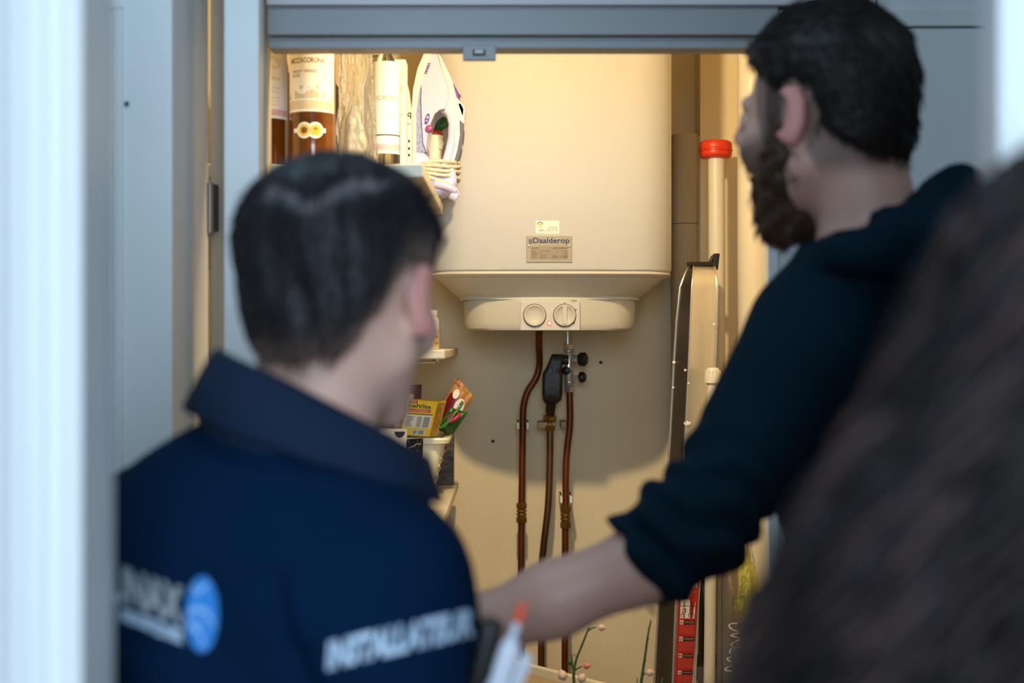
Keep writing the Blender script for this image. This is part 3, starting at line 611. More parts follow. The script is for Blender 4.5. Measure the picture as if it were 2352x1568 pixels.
mk('label_lettering', [text('ENOTECA', -.008, .032, fz(182,Yn), fz(175,Yn), f2)]+[text(s_, .004, .032, fz(y,Yn), fz(y-3,Yn), f2) for s_, y in (('vino rosato',202),('italia',211),('750 ml 12%',225),('prodotto in italia',233),('imbottigliato',241))]+[disc(.019, fz(143,Yn), .011, .011, f2, 24, 0, 360, .93), disc(.019, fz(143,Yn), .007, .007, f2, 24, 0, 300, .88)], M['inkgold'], lb)
Y2 = 2.50; x2 = at(718, 0, Y2)[0]
b2 = bottle(x2, Y2, .0402, 'rose wine bottle with large landscape label and double medal sticker')
Yn = Y2-.038; f = cylf(x2, Y2, .0405, 0)
lb = mk('label', [quad(-.052, .052, fz(256,Yn), fz(70,Yn), f, 24)], M['label'], b2, smooth=True)
f2 = cylf(x2, Y2, .0408, 0)
pxu = lambda p: .0405*math.asin(max(-1, min(1, ((p-718)*Yn/FPX)/.0405)))
mk('label_lettering', [text('MEZZACORONA', pxu(674), pxu(752), fz(144,Yn), fz(132,Yn), f2, .005), text('PINOT GRIGIO', pxu(678), pxu(737), fz(166,Yn), fz(160,Yn), f2), text('ROSE', pxu(678), pxu(696), fz(176,Yn), fz(169,Yn), f2)], M['inkbrown'], lb)
hill = [(667,222),(672,210),(684,206),(694,214),(706,216),(714,208),(726,205),(738,212),(752,210),(764,214),(768,224)]
V_ = []; F_ = []
for i, (px, py) in enumerate(hill): V_ += [f2(pxu(px), fz(226,Yn)), f2(pxu(px), fz(py,Yn))]
for i in range(len(hill)-1): F_.append((2*i,2*i+2,2*i+3,2*i+1))
mk('label_landscape', [(V_, F_), text('M', pxu(695), pxu(740), fz(205,Yn), fz(196,Yn), f2)], mat('pale_olive_ink', (206,196,160), .7), lb)
mk('label_band', quad(pxu(667), pxu(770), fz(250,Yn), fz(230,Yn), f2, 20), mat('beige_band', (218,198,160), .6), lb, smooth=True)
f3 = cylf(x2, Y2, .0412, 0)
zm = fz(299,Yn); k_ = Yn/FPX
md = mk('medal', [disc(pxu(706), zm, 19*k_, 19*k_, f3), disc(pxu(732), zm, 19*k_, 19*k_, f3), quad(pxu(681), pxu(754), zm-5*k_, zm+5*k_, f3, 8)], M['label'], b2)
f4 = cylf(x2, Y2, .0415, 0)
mk('medal_centre', [disc(pxu(706), zm, 13.5*k_, 13.5*k_, f4), disc(pxu(733), zm, 13*k_, 13*k_, f4)], M['inkyellow'], md)
f5 = cylf(x2, Y2, .0418, 0)
mk('medal_emblem', [disc(pxu(706), zm, 8*k_, 8*k_, f5, 8), text('*', pxu(728), pxu(738), zm-7*k_, zm+7*k_, f5, .05)], M['inkbrown'], md)
# bag of clear film with things in it
Y3 = 2.56
cbm = thing('clear_bag', 'crumpled clear plastic bag beside the wine bottles', 'bag', (at(820,0,Y3)[0], Y3, ZS))
rg = []
for i in range(20):
    t_ = i/19; z = ZS+.001+t_*.27; wr = .034*(1-.25*t_**2)*(1+.05*math.sin(9*t_))
    rg.append([(at(818,0,Y3)[0]+wr*(1+.10*math.sin(4*a+5*t_)+.06*math.sin(9*a-8*t_))*math.cos(a), Y3+.8*wr*(1+.12*math.sin(5*a-6*t_))*math.sin(a), z) for a in np.linspace(0, 6.283, 40, endpoint=False)])
mk('film', loft(rg), M['plas2'], cbm, smooth=True)
rg = []
for i in range(14):
    t_ = i/13; c_ = at(812+7*t_+3*math.sin(6*t_), 352-110*t_, Y3); wr = .019*(1-.55*t_**1.5)
    rg.append([(c_[0]+wr*(1+.15*math.sin(3*a+7*t_))*math.cos(a), c_[1]+wr*.6*math.sin(a), c_[2]) for a in np.linspace(0, 6.283, 20, endpoint=False)])
mk('wad', loft(rg), M['creamcloth'], cbm, smooth=True)
Y4 = 2.60; x4 = at(886, 0, Y4)[0]
b4 = thing('spirit_bottle', 'clear bottle with tall white label and screw cap', 'bottle', (x4, Y4, ZS))
mk('glass', lathe([(.024,0),(.0265,.004),(.0265,.19),(.022,.21),(.012,.235),(.012,.27)], (x4,Y4,ZS), 32), M['glass'], b4, smooth='auto')
mk('cap', lathe([(.0145,0),(.015,.003),(.015,.03),(.013,.032)], (x4,Y4,ZS+.255), 24), M['whiteplas'], b4, smooth='auto')
f = cylf(x4, Y4, .0269, 0); Yn = Y4-.026
lb = mk('label', quad(-.034, .034, fz(352,Yn), fz(140,Yn), f, 18), M['label'], b4, smooth=True)
f2 = cylf(x4, Y4, .0273, 0)
mk('label_lettering', [text('CADO', -.015, .026, fz(229,Yn), fz(219,Yn), f2, .01), text('premium quality', .002, .026, fz(262,Yn), fz(259,Yn), f2), text('750 ml', .002, .02, fz(270,Yn), fz(267,Yn), f2)], M['inkgold'], lb)
mk('label_line', quad(-.034, .034, fz(311,Yn), fz(308,Yn), f2, 18), M['inkdark'], lb)
mk('label_band', quad(-.034, .034, fz(344,Yn), fz(330,Yn), f2, 18), M['pinkband'], lb, smooth=True)
Y5 = 2.68
a, b = at(905, 0, Y5), at(932, 0, Y5)
cb = tag(mk('white_box', box(a[0], b[0], Y5, Y5+.05, ZS, fz(136, Y5)), M['label'], bevel=.002), 'slim white carton standing right of the clear spirit bottle', 'box')
mk('carton_print', [text('naturel', a[0]+.003, b[0]-.004, fz(172,Y5), fz(166,Y5), lambda u, v: np.array([u, Y5-.0006, v]))]+[quad(a[0]+.003, b[0]-.008*random.random()-.003, fz(y+1.5,Y5), fz(y,Y5), lambda u, v: np.array([u, Y5-.0006, v])) for y in (200,206,212,218,262,268)], M['inkgold'], cb)
# perforated white rail
Y6 = 2.78
a, b = at(925, 0, Y6), at(944, 0, Y6)
pts = [(at(x, y, Y6)[0], at(x, y, Y6)[2]) for x, y in ((929,170),(938,205),(945,260),(946,300),(946,455),(926,455),(926,300))]
pc = tag(mk('milk_carton', prism([(p[0], max(ZS, p[1])) for p in pts], Y6, Y6+.035), M['whiteplas'], bevel=.0015), 'narrow white packet with black print and three dark dots', 'packet')
f = pxf(Y6-.0006)
mk('packet_print', [text('q', 935.5, 944.5, 273, 258, f, .02), text('BO', 935, 945, 287, 282, f), text('V', 928, 933, 322, 295, f)]+[disc(939.5, y, 2.6, 3.2, f) for y in (324, 341, 356)], M['inkdark'], pc)
# clear bottle behind the packets
tag(mk('jar', [lathe([(.03,0),(.032,.004),(.032,.2),(.02,.24),(.02,.26)], (at(868,0,2.75)[0],2.75,ZS), 28)], M['glass'], smooth='auto'), 'tall clear glass jar at the rear of the top shelf', 'jar')
tag(mk('storage_tin', box(-.56, -.36, 2.8, 2.97, ZS, ZS+.24), mat('slate_tin', (70,76,84), .5), bevel=.004), 'dark box at the rear of the top shelf behind the bottles', 'box')

# ---- iron
YI = 2.905
ir = thing('steam_iron', 'white and lilac steam iron standing on its heel, cord wound round it', 'iron', (at(1000,0,YI)[0], YI, ZS))
sole = [(985,96),(975,118),(958,158),(948,205),(944,260),(944,392),(956,392),(956,260),(962,215),(972,178),(990,125)]
mk('soleplate', pxprism(sole, YI-.045, .10), M['whiteplas'], ir, bevel=.002)
mk('water_tank', pxprism([(970,172),(959,200),(951,215),(949,345),(958,350),(975,352),(982,348),(974,300),(969,250)], YI-.036, .085), M['granite'], ir, bevel=.003)
mk('heel', pxprism([(948,346),(948,440),(968,448),(1012,448),(1040,436),(1050,418),(1046,392),(1040,380),(1000,385),(978,350)], YI-.04, .09), M['lilac'], ir, bevel=.008, seg=3)
mk('body', pxprism([(993,92),(1004,125),(1016,165),(1028,195),(1030,225),(1022,250),(1010,252),(998,262),(990,282),(982,312),(979,338),(981,352),(972,330),(969,290),(967,235),(968,176),(978,140)], YI-.043, .092), M['lilac'], ir, bevel=.007, seg=3)
mk('handle', pxprism([(1010,254),(1022,246),(1030,224),(1028,195),(1016,165),(1004,120),(1012,128),(1030,165),(1040,188),(1048,222),(1060,236),(1068,250),(1066,290),(1061,335),(1051,372),(1044,385),(1012,385),(1014,372),(1022,345),(1029,315),(1030,285),(1024,264)], YI-.022, .048), M['whiteplas'], ir, bevel=.006, seg=3)
mk('handle_inlay', pxprism([(1012,252),(1024,248),(1034,262),(1044,290),(1046,330),(1038,360),(1030,384),(1012,385),(1014,372),(1022,345),(1030,315),(1031,285),(1024,262)], YI-.026, .056), M['lilac'], ir, bevel=.006, seg=3)
mk('handle_grip', pxprism([(1055,274),(1066,284),(1064,315),(1058,350),(1050,376),(1042,372),(1050,345),(1056,310)], YI-.0235, .052), M['irongrey'], ir, bevel=.002)
mk('spray_button', pxprism([(1039,186),(1046,200),(1054,214),(1056,232),(1046,226),(1039,212)], YI-.018, .04), M['purple'], ir, bevel=.002)
mk('steam_button', lathe([(.004,0),(.0045,.003),(.002,.006)], at(1052, 221, YI), 12, (1,0,.1)), M['pinkplas'], ir, smooth='auto')
mk('nozzle', pxprism([(1046,232),(1062,234),(1069,250),(1067,274),(1058,268)], YI-.022, .046), M['lilac'], ir, bevel=.004)
mk('selector', lathe([(.0075,0),(.008,.003),(.006,.008),(.002,.0095)], at(986, 296, YI-.043), 16, (0,-1,0)), M['pinkplas'], ir, smooth='auto')
f = lambda u, v: at(978+(u)*-.0+u, v, YI-.0445)
# brand lettering runs down the body, slightly tilted
def rot(o, ang):
    ca, sa = math.cos(ang), math.sin(ang)
    return lambda u, v: at(o[0]+u*ca-v*sa, o[1]+u*sa+v*ca, YI-.0445)
mk('brand_lettering', [text('TEFAL', 0, 30, 0, -7, rot((982,142), math.radians(107)), .04)], M['purple'], ir)
bd = mk('badge', [disc(0, 0, 13, 5, rot((981,273), math.radians(105)))], M['purple'], ir)
mk('badge_mark', [text('E1', -7, 6, 2.6, -2.6, (lambda g_: (lambda u, v: g_(u, v)+np.array([0,-.0005,0])))(rot((981,273), math.radians(105))), .02)], M['lilac'], bd)
cc = at(998, 405, YI)
for k, (dz, rx, ty) in enumerate(((.022,.049,.004),(.015,.052,.002),(.008,.050,-.001),(.001,.050,-.005),(-.009,.046,-.012))):
    pts = []
    for i in range(48):
        a = 2*math.pi*i/48; pts.append((cc[0]+rx*math.cos(a), YI+.004+.058*math.sin(a), cc[2]+dz+ty*math.cos(a)*1.6+.002*math.sin(3*a+k)))
    rad = [.0036*(1+.10*math.sin(i*2.2)) for i in range(48)]
    mk('cord_loop', tube(pts, rad, 8, closed=True), M['cord'], ir, smooth=True)
mk('plug', [tube(smoothpath([at(1000,422,YI-.05), at(1025,428,YI-.055), at(1046,438,YI-.05)], 4), .0075, 12), lathe([(.009,0),(.0105,.003),(.010,.014)], at(1036, 446, YI-.045), 14, (.7,0,-.5))]+[tube([at(1043+k*3,432+k*7,YI-.05+.008*k), at(1053+k*2,441+k*4,YI-.05+.008*k)], .0022, 8) for k in (0,1)], M['lilac'], ir, smooth='auto')
# ---- cream canister with red lid ring and artificial leaves behind the iron
YC = 2.99
cn = thing('canister', 'cream canister with a red collar and green leaves, seen through the iron handle', 'canister', (at(996,0,YC)[0], YC, ZS))
k_ = YC/FPX; ccx = at(997, 0, YC)[0]
mk('pot', lathe([(16*k_,0),(17.5*k_,.09),(19*k_,fz(322,YC)-ZS),(21*k_,fz(318,YC)-ZS),(21*k_,fz(312,YC)-ZS),(15*k_,fz(312,YC)-ZS)], (ccx,YC,ZS), 28), M['basket'], cn, smooth='auto')
mk('spout', tube([at(1010,316,YC-.01), at(1015,330,YC-.014), at(1012,342,YC-.014)], .004, 8), M['basket'], cn, smooth='auto')
mk('collar', lathe([(15*k_,0),(16*k_,.002),(13*k_,.013),(12*k_,.014)], (ccx+.004,YC,fz(313,YC)), 24), mat('brick_red_plastic', (170,62,48), .5), cn, smooth='auto')
for j, (dx, h_, w_, an) in enumerate(((-.008,.03,.012,-.4),(.006,.045,.013,.05),(.014,.034,.011,.5),(.0,.038,.012,-.15),(.012,.02,.011,.9))):
    b0 = np.array([ccx+.004+dx*.4, YC-.004*j+.004, fz(302,YC)]); V_ = []; F_ = []
    for i in range(7):
        t_ = i/6; wd = w_*math.sin(math.pi*(.08+.92*t_))**.8+.0005; c_ = b0+np.array([dx*t_*1.5+math.sin(an)*h_*t_*.4, -.006*math.sin(3*t_), h_*t_])
        V_ += [c_-np.array([wd,.001,0]), c_+np.array([0,-.003,0.001]), c_+np.array([wd,.001,0])]
    for i in range(6): F_ += [(3*i,3*i+1,3*i+4,3*i+3),(3*i+1,3*i+2,3*i+5,3*i+4)]
    mk('leaf', (V_, F_), M['leaf'], cn, smooth=True)
# ---- jar on the middle shelf
Yj = 3.0
j = thing('supplement_jar', 'white and yellow labelled jar on the middle shelf', 'jar', (at(988,0,Yj)[0], Yj, CZ-.016))
mk('body', lathe([(.017,0),(.019,.002),(.019,.062),(.013,.07)], (at(988,0,Yj)[0],Yj,CZ-.016), 28), M['whiteplas'], j, smooth='auto')
mk('lid', lathe([(.014,0),(.015,.001),(.015,.012),(.013,.013)], (at(988,0,Yj)[0],Yj,CZ+.053), 24), M['whiteplas'], j, smooth='auto')
f = cylf(at(988,0,Yj)[0], Yj, .0194, 0)
lb = mk('label', quad(-.03, .03, CZ-.012, CZ+.026, f, 16), M['inkyellow'], j, smooth=True)
mk('label_lettering', [text('m', .012, .02, CZ+.008, CZ+.012, cylf(at(988,0,Yj)[0], Yj, .0197, 0), .05), text('30', .012, .02, CZ-.006, CZ-.002, cylf(at(988,0,Yj)[0], Yj, .0197, 0), .05)], M['inkdark'], lb)

# ---- basket with groceries on the lowest shelf
Yk = 3.10; k_ = Yk/FPX
bs = thing('basket', 'cream woven plastic basket full of groceries on the lowest shelf', 'basket', (at(935,0,Yk)[0], Yk, Z3))
bcx = at(932, 0, Yk)[0]; zr_ = fz(1003, Yk-.06)
def kring(z, hw_, hd_): return rrect(bcx, Yk, z, hw_, hd_, .02, 5)
mk('wall_panel', loft([kring(Z3+.001,.058,.07), kring(zr_-.012,.086,.085), kring(zr_-.012,.082,.081), kring(Z3+.004,.054,.066)]), M['basket'], bs, smooth='auto')
mk('rim', loft([kring(zr_-.014,.088,.087), kring(zr_-.012,.098,.095), kring(zr_-.004,.100,.097), kring(zr_,.098,.095), kring(zr_-.002,.084,.083), kring(zr_-.014,.084,.083)], cap=False), M['basket'], bs, smooth='auto')
g = []
for i in range(5):
    zc2 = Z3+.012+.018*i
    for q in range(2):
        yy0 = Yk-.07+.075*q; ex = .0585+(.0275)*(zc2-Z3)/(zr_-.012-Z3)
        g.append(tube(smoothpath([(bcx+ex+.001,yy0,zc2),(bcx+ex+.0035,yy0+.02,zc2+.006),(bcx+ex+.003,yy0+.05,zc2+.003),(bcx+ex+.001,yy0+.068,zc2+.009)], 3), .0012, 5))
mk('weave_rib', g, M['basket'], bs, smooth=True)
# biscuit box
o_ = at(918, 998, Yk-.075); u_ = at(985, 1003, Yk-.075)-o_; v_ = at(938.5, 917, Yk-.055)-o_; w_ = np.array([.019+.004, .042, .004])
w_ = at(1006, 1000, Yk-.03)-at(985, 1003, Yk-.075)
bb = tag(mk('biscuit_box', obox(o_, u_, v_, w_), M['yellowbox'], bevel=.0006), 'bright yellow breakfast biscuit carton sticking out of the basket', 'box')
F0 = planef(o_, u_, v_, e=.0006)
F1 = planef(o_, u_, v_, e=.0010)
mk('logo_patch', quad(.03, .33, .90, .975, F0), M['inkred'], bb)
mk('orange_band', quad(.06, .86, .66, .755, F0), M['orange'], bb)
mk('green_line', quad(.06, .95, .60, .62, F0), M['greenprint'], bb)
mk('nutrition_field', [quad(.06, .95, .22, .585, F0), quad(.40, .84, .03, .17, F0)], M['label'], bb)
mk('green_lettering', [text('belVita', .05, .83, .78, .885, F1, .02)]+[quad(.68-.0*i, .90, .25+.03*i, .265+.03*i, F1) for i in range(10)]+[quad(.46, .62, .25+.03*i, .262+.03*i, F1) for i in range(10)]+[quad(.09, .09+random.uniform(.15,.32), .25+.03*i, .262+.03*i, F1) for i in range(10)]+[quad(.43+.028*i, .43+.028*i+random.choice((.008,.016)), .045, .16, F1) for i in range(14)], M['greenprint'], bb)
mk('white_lettering', [text('LIGA', .07, .30, .915, .96, F1, .02), text('HONING & NOTEN', .30, .72, .705, .735, F1), text('volkoren ontbijtkoek', .1, .82, .67, .695, F1)], M['inkwhite'], bb)
S0 = planef(o_+u_, w_, v_, e=.0008)
mk('side_print', quad(.12, .9, .04, .96, S0), M['cartonside'], bb)
# muesli carton
o_ = at(886, 1005, Yk+.0); u_ = at(936, 1010, Yk+.01)-o_; v_ = at(900, 900, Yk+.02)-o_
mu = tag(mk('muesli_box', obox(o_, u_, v_, (.004,.03,0)), M['creamcarton'], bevel=.0006), 'cream muesli carton with dark red letters, left in the basket', 'box')
F0 = planef(o_, u_, v_, e=.0007)
mk('brand_lettering', [text('muesli', -.9 if False else .02, .92, .33, .86, F0, .02)], M['inkred'], mu)
mk('base_band', quad(0, 1, .0, .24, F0), M['darkgap'], mu)
o_ = at(926, 990, Yk+.04); mr = tag(mk('tea_box', obox(o_, at(962, 990, Yk+.04)-o_, at(931, 884, Yk+.04)-o_, (0,.03,0)), M['maroon'], bevel=.0006), 'maroon carton standing at the rear of the basket', 'box')
F0 = planef(o_, at(962, 990, Yk+.04)-o_, at(931, 884, Yk+.04)-o_, e=.0007)
mk('print_lines', [quad(.2, .85, y, y+.02, F0) for y in (.74,.81,.88,.94)], M['inkbrown'], mr)
# snack bags: pillow shapes
def pillow(name, c0, ux, vz, d, m, lab, par=None, n=12, crimp=True):
    c0, ux, vz = map(np.array, (c0, ux, vz)); nn = np.cross(ux, vz); nn /= np.linalg.norm(nn); rings = []
    V = []; F = []
    for s_ in (1, -1):
        base = len(V)
        for i in range(n+1):
            for j_ in range(n+1):
                a, b = i/n, j_/n; h_ = (max(0, math.sin(math.pi*a))**.6)*(max(0, math.sin(math.pi*b))**.5)
                wv = .0025*math.sin(14*a+9*b)*h_+.0015*math.sin(23*a-8*b+1)
                V.append(c0+ux*a+vz*b+nn*(s_*d*h_+wv))
        for i in range(n):
            for j_ in range(n):
                q = base+i*(n+1)+j_; F.append((q, q+n+1, q+n+2, q+1) if s_ > 0 else (q, q+1, q+n+2, q+n+1))
    return mk(name, (V, F), m, par, smooth=True)
Yg = Yk+.01
o_ = at(1003, 978, Yg); ux = at(1030, 990, Yg)-at(1003, 967, Yg); vz = at(1045, 872, Yg)-at(996, 952, Yg)
snk = tag(pillow('snack_bag', at(992, 962, Yg), at(1020, 992, Yg)-at(984, 950, Yg), at(1046, 868, Yg)-at(992, 962, Yg)+np.array([.006,0,.0]), .010, M['kraft'], ''), 'brown and dark red snack bag leaning out of the basket', 'bag')
bo, bu, bv = at(992, 962, Yg), at(1020, 992, Yg)-at(984, 950, Yg), at(1046, 868, Yg)-at(992, 962, Yg)
nrm = np.array([0,-1.,0])
def pf(e):
    def f(a, b):
        h_ = (max(0, math.sin(math.pi*min(1,max(0,a))))**.6)*(max(0, math.sin(math.pi*min(1,max(0,b))))**.5)
        return bo+bu*a+(bv+np.array([.006,0,0]))*b+nrm*(.0115*h_+e+.002)
    return f
def patch(u0, u1, v0, v1, fn, n=8):
    V = [fn(u0+(u1-u0)*i/n, v0+(v1-v0)*j_/n) for i in range(n+1) for j_ in range(n+1)]
    return V, [(i*(n+1)+j_, (i+1)*(n+1)+j_, (i+1)*(n+1)+j_+1, i*(n+1)+j_+1) for i in range(n) for j_ in range(n)]
mk('red_field', patch(.08, .62, .05, .70, pf(.0)), M['darkred'], snk, smooth=True)
mks('logo_oval', [disc(.70, .62, .22, .17, pf(.001), 20), disc(.30, .75, .14, .10, pf(.001), 20)], M['inkwhite'], snk)
mk('logo_lettering', text('Route', .56, .84, .50, .74, lambda a, b: pf(.002)(.70-(b-.62)*.9, .62+(a-.70)*1.0), .02), M['inkdark'], snk)
mk('crimp', [tube([at(1043+k*3, 872+k*1, Yg-.004), at(1073+k*1, 903+k*1, Yg-.004)], .0012, 5) for k in (-1,0,1)], M['kraft'], snk)
gb = tag(pillow('salad_bag', at(1000, 985, Yk-.02), at(1040, 985, Yk-.02)-at(1000, 985, Yk-.02)+np.array([0,0,-.012]), at(1040, 925, Yk)-at(1006, 975, Yk), .014, M['greenfoil'], ''), 'green and pink printed bag below the brown snack bag', 'bag')
mk('pink_print', [tube(smoothpath([at(1028, 970, Yk-.042), at(1044, 962, Yk-.044), at(1058, 950, Yk-.036)], 4), [.001]+[.004]*7+[.001], 8), tube(smoothpath([at(1024, 960, Yk-.04), at(1040, 950, Yk-.04), at(1054, 946, Yk-.036)], 4), [.001]+[.0016]*7+[.001], 6)], M['magenta'], gb, smooth=True)
mk('stem', [tube(smoothpath([at(1008+4*i, 985-i, Yk-.042), at(1024+5*i, 972-5*i, Yk-.044), at(1050+4*i, 948-7*i, Yk-.030)], 4), .002, 6) for i in range(4)], mat('leaf_print', (70,140,60), .35), gb, smooth=True)
# items hanging over the front of the basket
Yq = Yk-.11
cd = tag(mk('photo_card', [obox(at(866, 1032, Yq), at(935, 1032, Yq)-at(866, 1032, Yq), at(866, 984, Yq)-at(866, 1032, Yq), (0,.004,0))], M['label'], bevel=.0004), 'white card with dark round print in front of the basket', 'card')
mk('card_print', disc(918, 991, 12, 14, pxf(Yq-.001), 20, 0, 180), M['inkdark'], cd)
bf = tag(pillow('coffee_bag', at(932, 1068, Yq+.0), at(970, 1066, Yq)-at(932, 1068, Yq), at(936, 1008, Yq)-at(934, 1068, Yq), .008, M['blackfoil'], ''), 'small shiny black foil bag in front of the basket', 'bag')
mk('foil_edge', tube(smoothpath([at(936, 1029, Yq-.008), at(948, 1025, Yq-.011), at(958, 1019, Yq-.011), at(967, 1020, Yq-.008)], 4), .0012, 6), M['chrome'], bf)
tag(pillow('dark_pouch', at(872, 1000, Yk-.08), at(905, 1000, Yk-.08)-at(872, 1000, Yk-.08), at(884, 950, Yk-.08)-at(882, 1000, Yk-.08), .012, M['blackfoil'], ''), 'black glossy pouch at the left end of the basket', 'bag')
a = at(1003, 1118, 3.30)
tag(mk('pattern_box', box(a[0]-.04, at(1041,0,3.30)[0], 3.30, 3.36, Z3, fz(998, 3.30)), M['bwprint'], bevel=.001), 'dark grey patterned box behind the basket', 'box')

# ================================================================ LOW CABINET + BLOSSOM TWIGS
zc = .816
A_ = np.array([-.055, 3.134]); B_ = np.array([.225, 2.814]); dirv = (B_-A_)/np.linalg.norm(B_-A_); nv = np.array([-dirv[1], dirv[0]])*-1
nv = np.array([dirv[1], -dirv[0]]); nv = nv if nv[1] < 0 else -nv
q3 = lambda p, z: np.array([p[0], p[1], z])
cab = thing('storage_chest', 'white chest with raised rim and brownish top at the bottom of the closet', 'chest', q3((A_+B_)/2+nv*.13, 0))
LEN = np.linalg.norm(B_-A_); u3 = np.array([*(dirv*LEN), 0]); n3 = np.array([*(nv*.25), 0])
mk('carcass', obox(q3(A_, 0), u3, n3, (0,0,zc-.03)), M['board'], cab, bevel=.003)
mk('top_panel', obox(q3(A_+nv*.014, zc-.03), u3, n3*.9, (0,0,.012)), M['brownboard'], cab, bevel=.001)
mk('rim_board', [obox(q3(A_, zc-.03), u3, np.array([*(nv*.014), 0]), (0,0,.03)), obox(q3(B_-dirv*.012, zc-.03), (dirv[0]*.012, dirv[1]*.012, 0), n3, (0,0,.03))], M['board'], cab, bevel=.003)
vs = thing('blossom_twigs', 'green twigs with pink and cream buds rising at the bottom of the photo', 'twigs', (.19, 2.60, .30))
def bud(c, r, m, ax):
    mk('bud', lathe([(r*.3,0),(r*.9,r*.5),(r,r),(r*.8,r*1.6),(r*.3,r*2.1),(.0003,r*2.3)], c, 12, ax), m, vs, smooth=True)
def twig(pts, r0, r1):
    q = smoothpath([at(*p) for p in pts], 4); mk('stem', tube(q, list(np.linspace(r0, r1, len(q))), 8), M['twig'], vs, smooth=True)
Yv = 2.62
twig([(1400,1900,Yv),(1330,1640,Yv),(1318,1560,Yv),(1322,1520,Yv),(1338,1478,Yv),(1353,1440,Yv)], .0035, .0016)
twig([(1319,1545,Yv),(1315,1530,Yv),(1313,1500,Yv)], .002, .001)
twig([(1321,1538,Yv),(1332,1532,Yv),(1338,1530,Yv)], .0018, .001)
twig([(1352,1448,Yv),(1360,1442,Yv),(1370,1440,Yv)], .0016, .001)
twig([(1410,1900,Yv),(1460,1660,Yv),(1473,1565,Yv),(1482,1505,Yv),(1488,1460,Yv),(1495,1424,Yv)], .0035, .0014)
twig([(1476,1550,Yv),(1484,1545,Yv)], .0018, .001)
twig([(1412,1900,Yv),(1500,1640,Yv),(1522,1556,Yv)], .0028, .0012)
twig([(1462,1640,Yv),(1464,1556,Yv)], .002, .001)
for px, py, r_, m, ax in ((1374,1442,.0062,'bud',(1,0,.1)),(1340,1530,.006,'budpink',(1,0,.1)),(1312,1527,.0055,'leaf',(-.4,0,1)),(1484,1546,.007,'bud',(1,0,.15)),(1296,1562,.009,'bud',(-.3,0,1)),(1332,1566,.008,'bud',(.3,0,.6))):
    bud(at(px, py, Yv), r_, M[m], ax)
for px, py, dx in ((1322,1505,-1),(1333,1490,1),(1349,1450,1),(1484,1500,-1),(1487,1470,1),(1492,1445,-1),(1480,1520,1)):
    mk('thorn', tube([at(px,py,Yv), at(px+5*dx,py-4,Yv)], [.0014,.0004], 6), M['twig'], vs)
vz = at(1405, 1900, Yv)
va_ = thing('vase', 'tall dark floor vase below the twigs', 'vase', (vz[0], Yv, 0))
mk('body', lathe([(.05,0),(.055,.01),(.06,.3),(.035,.52),(.03,vz[2]+.02),(.034,vz[2]+.05),(.028,vz[2]+.05),(.026,vz[2]-.05)], (vz[0],Yv,0), 32), M['darkgap'], va_, smooth='auto')

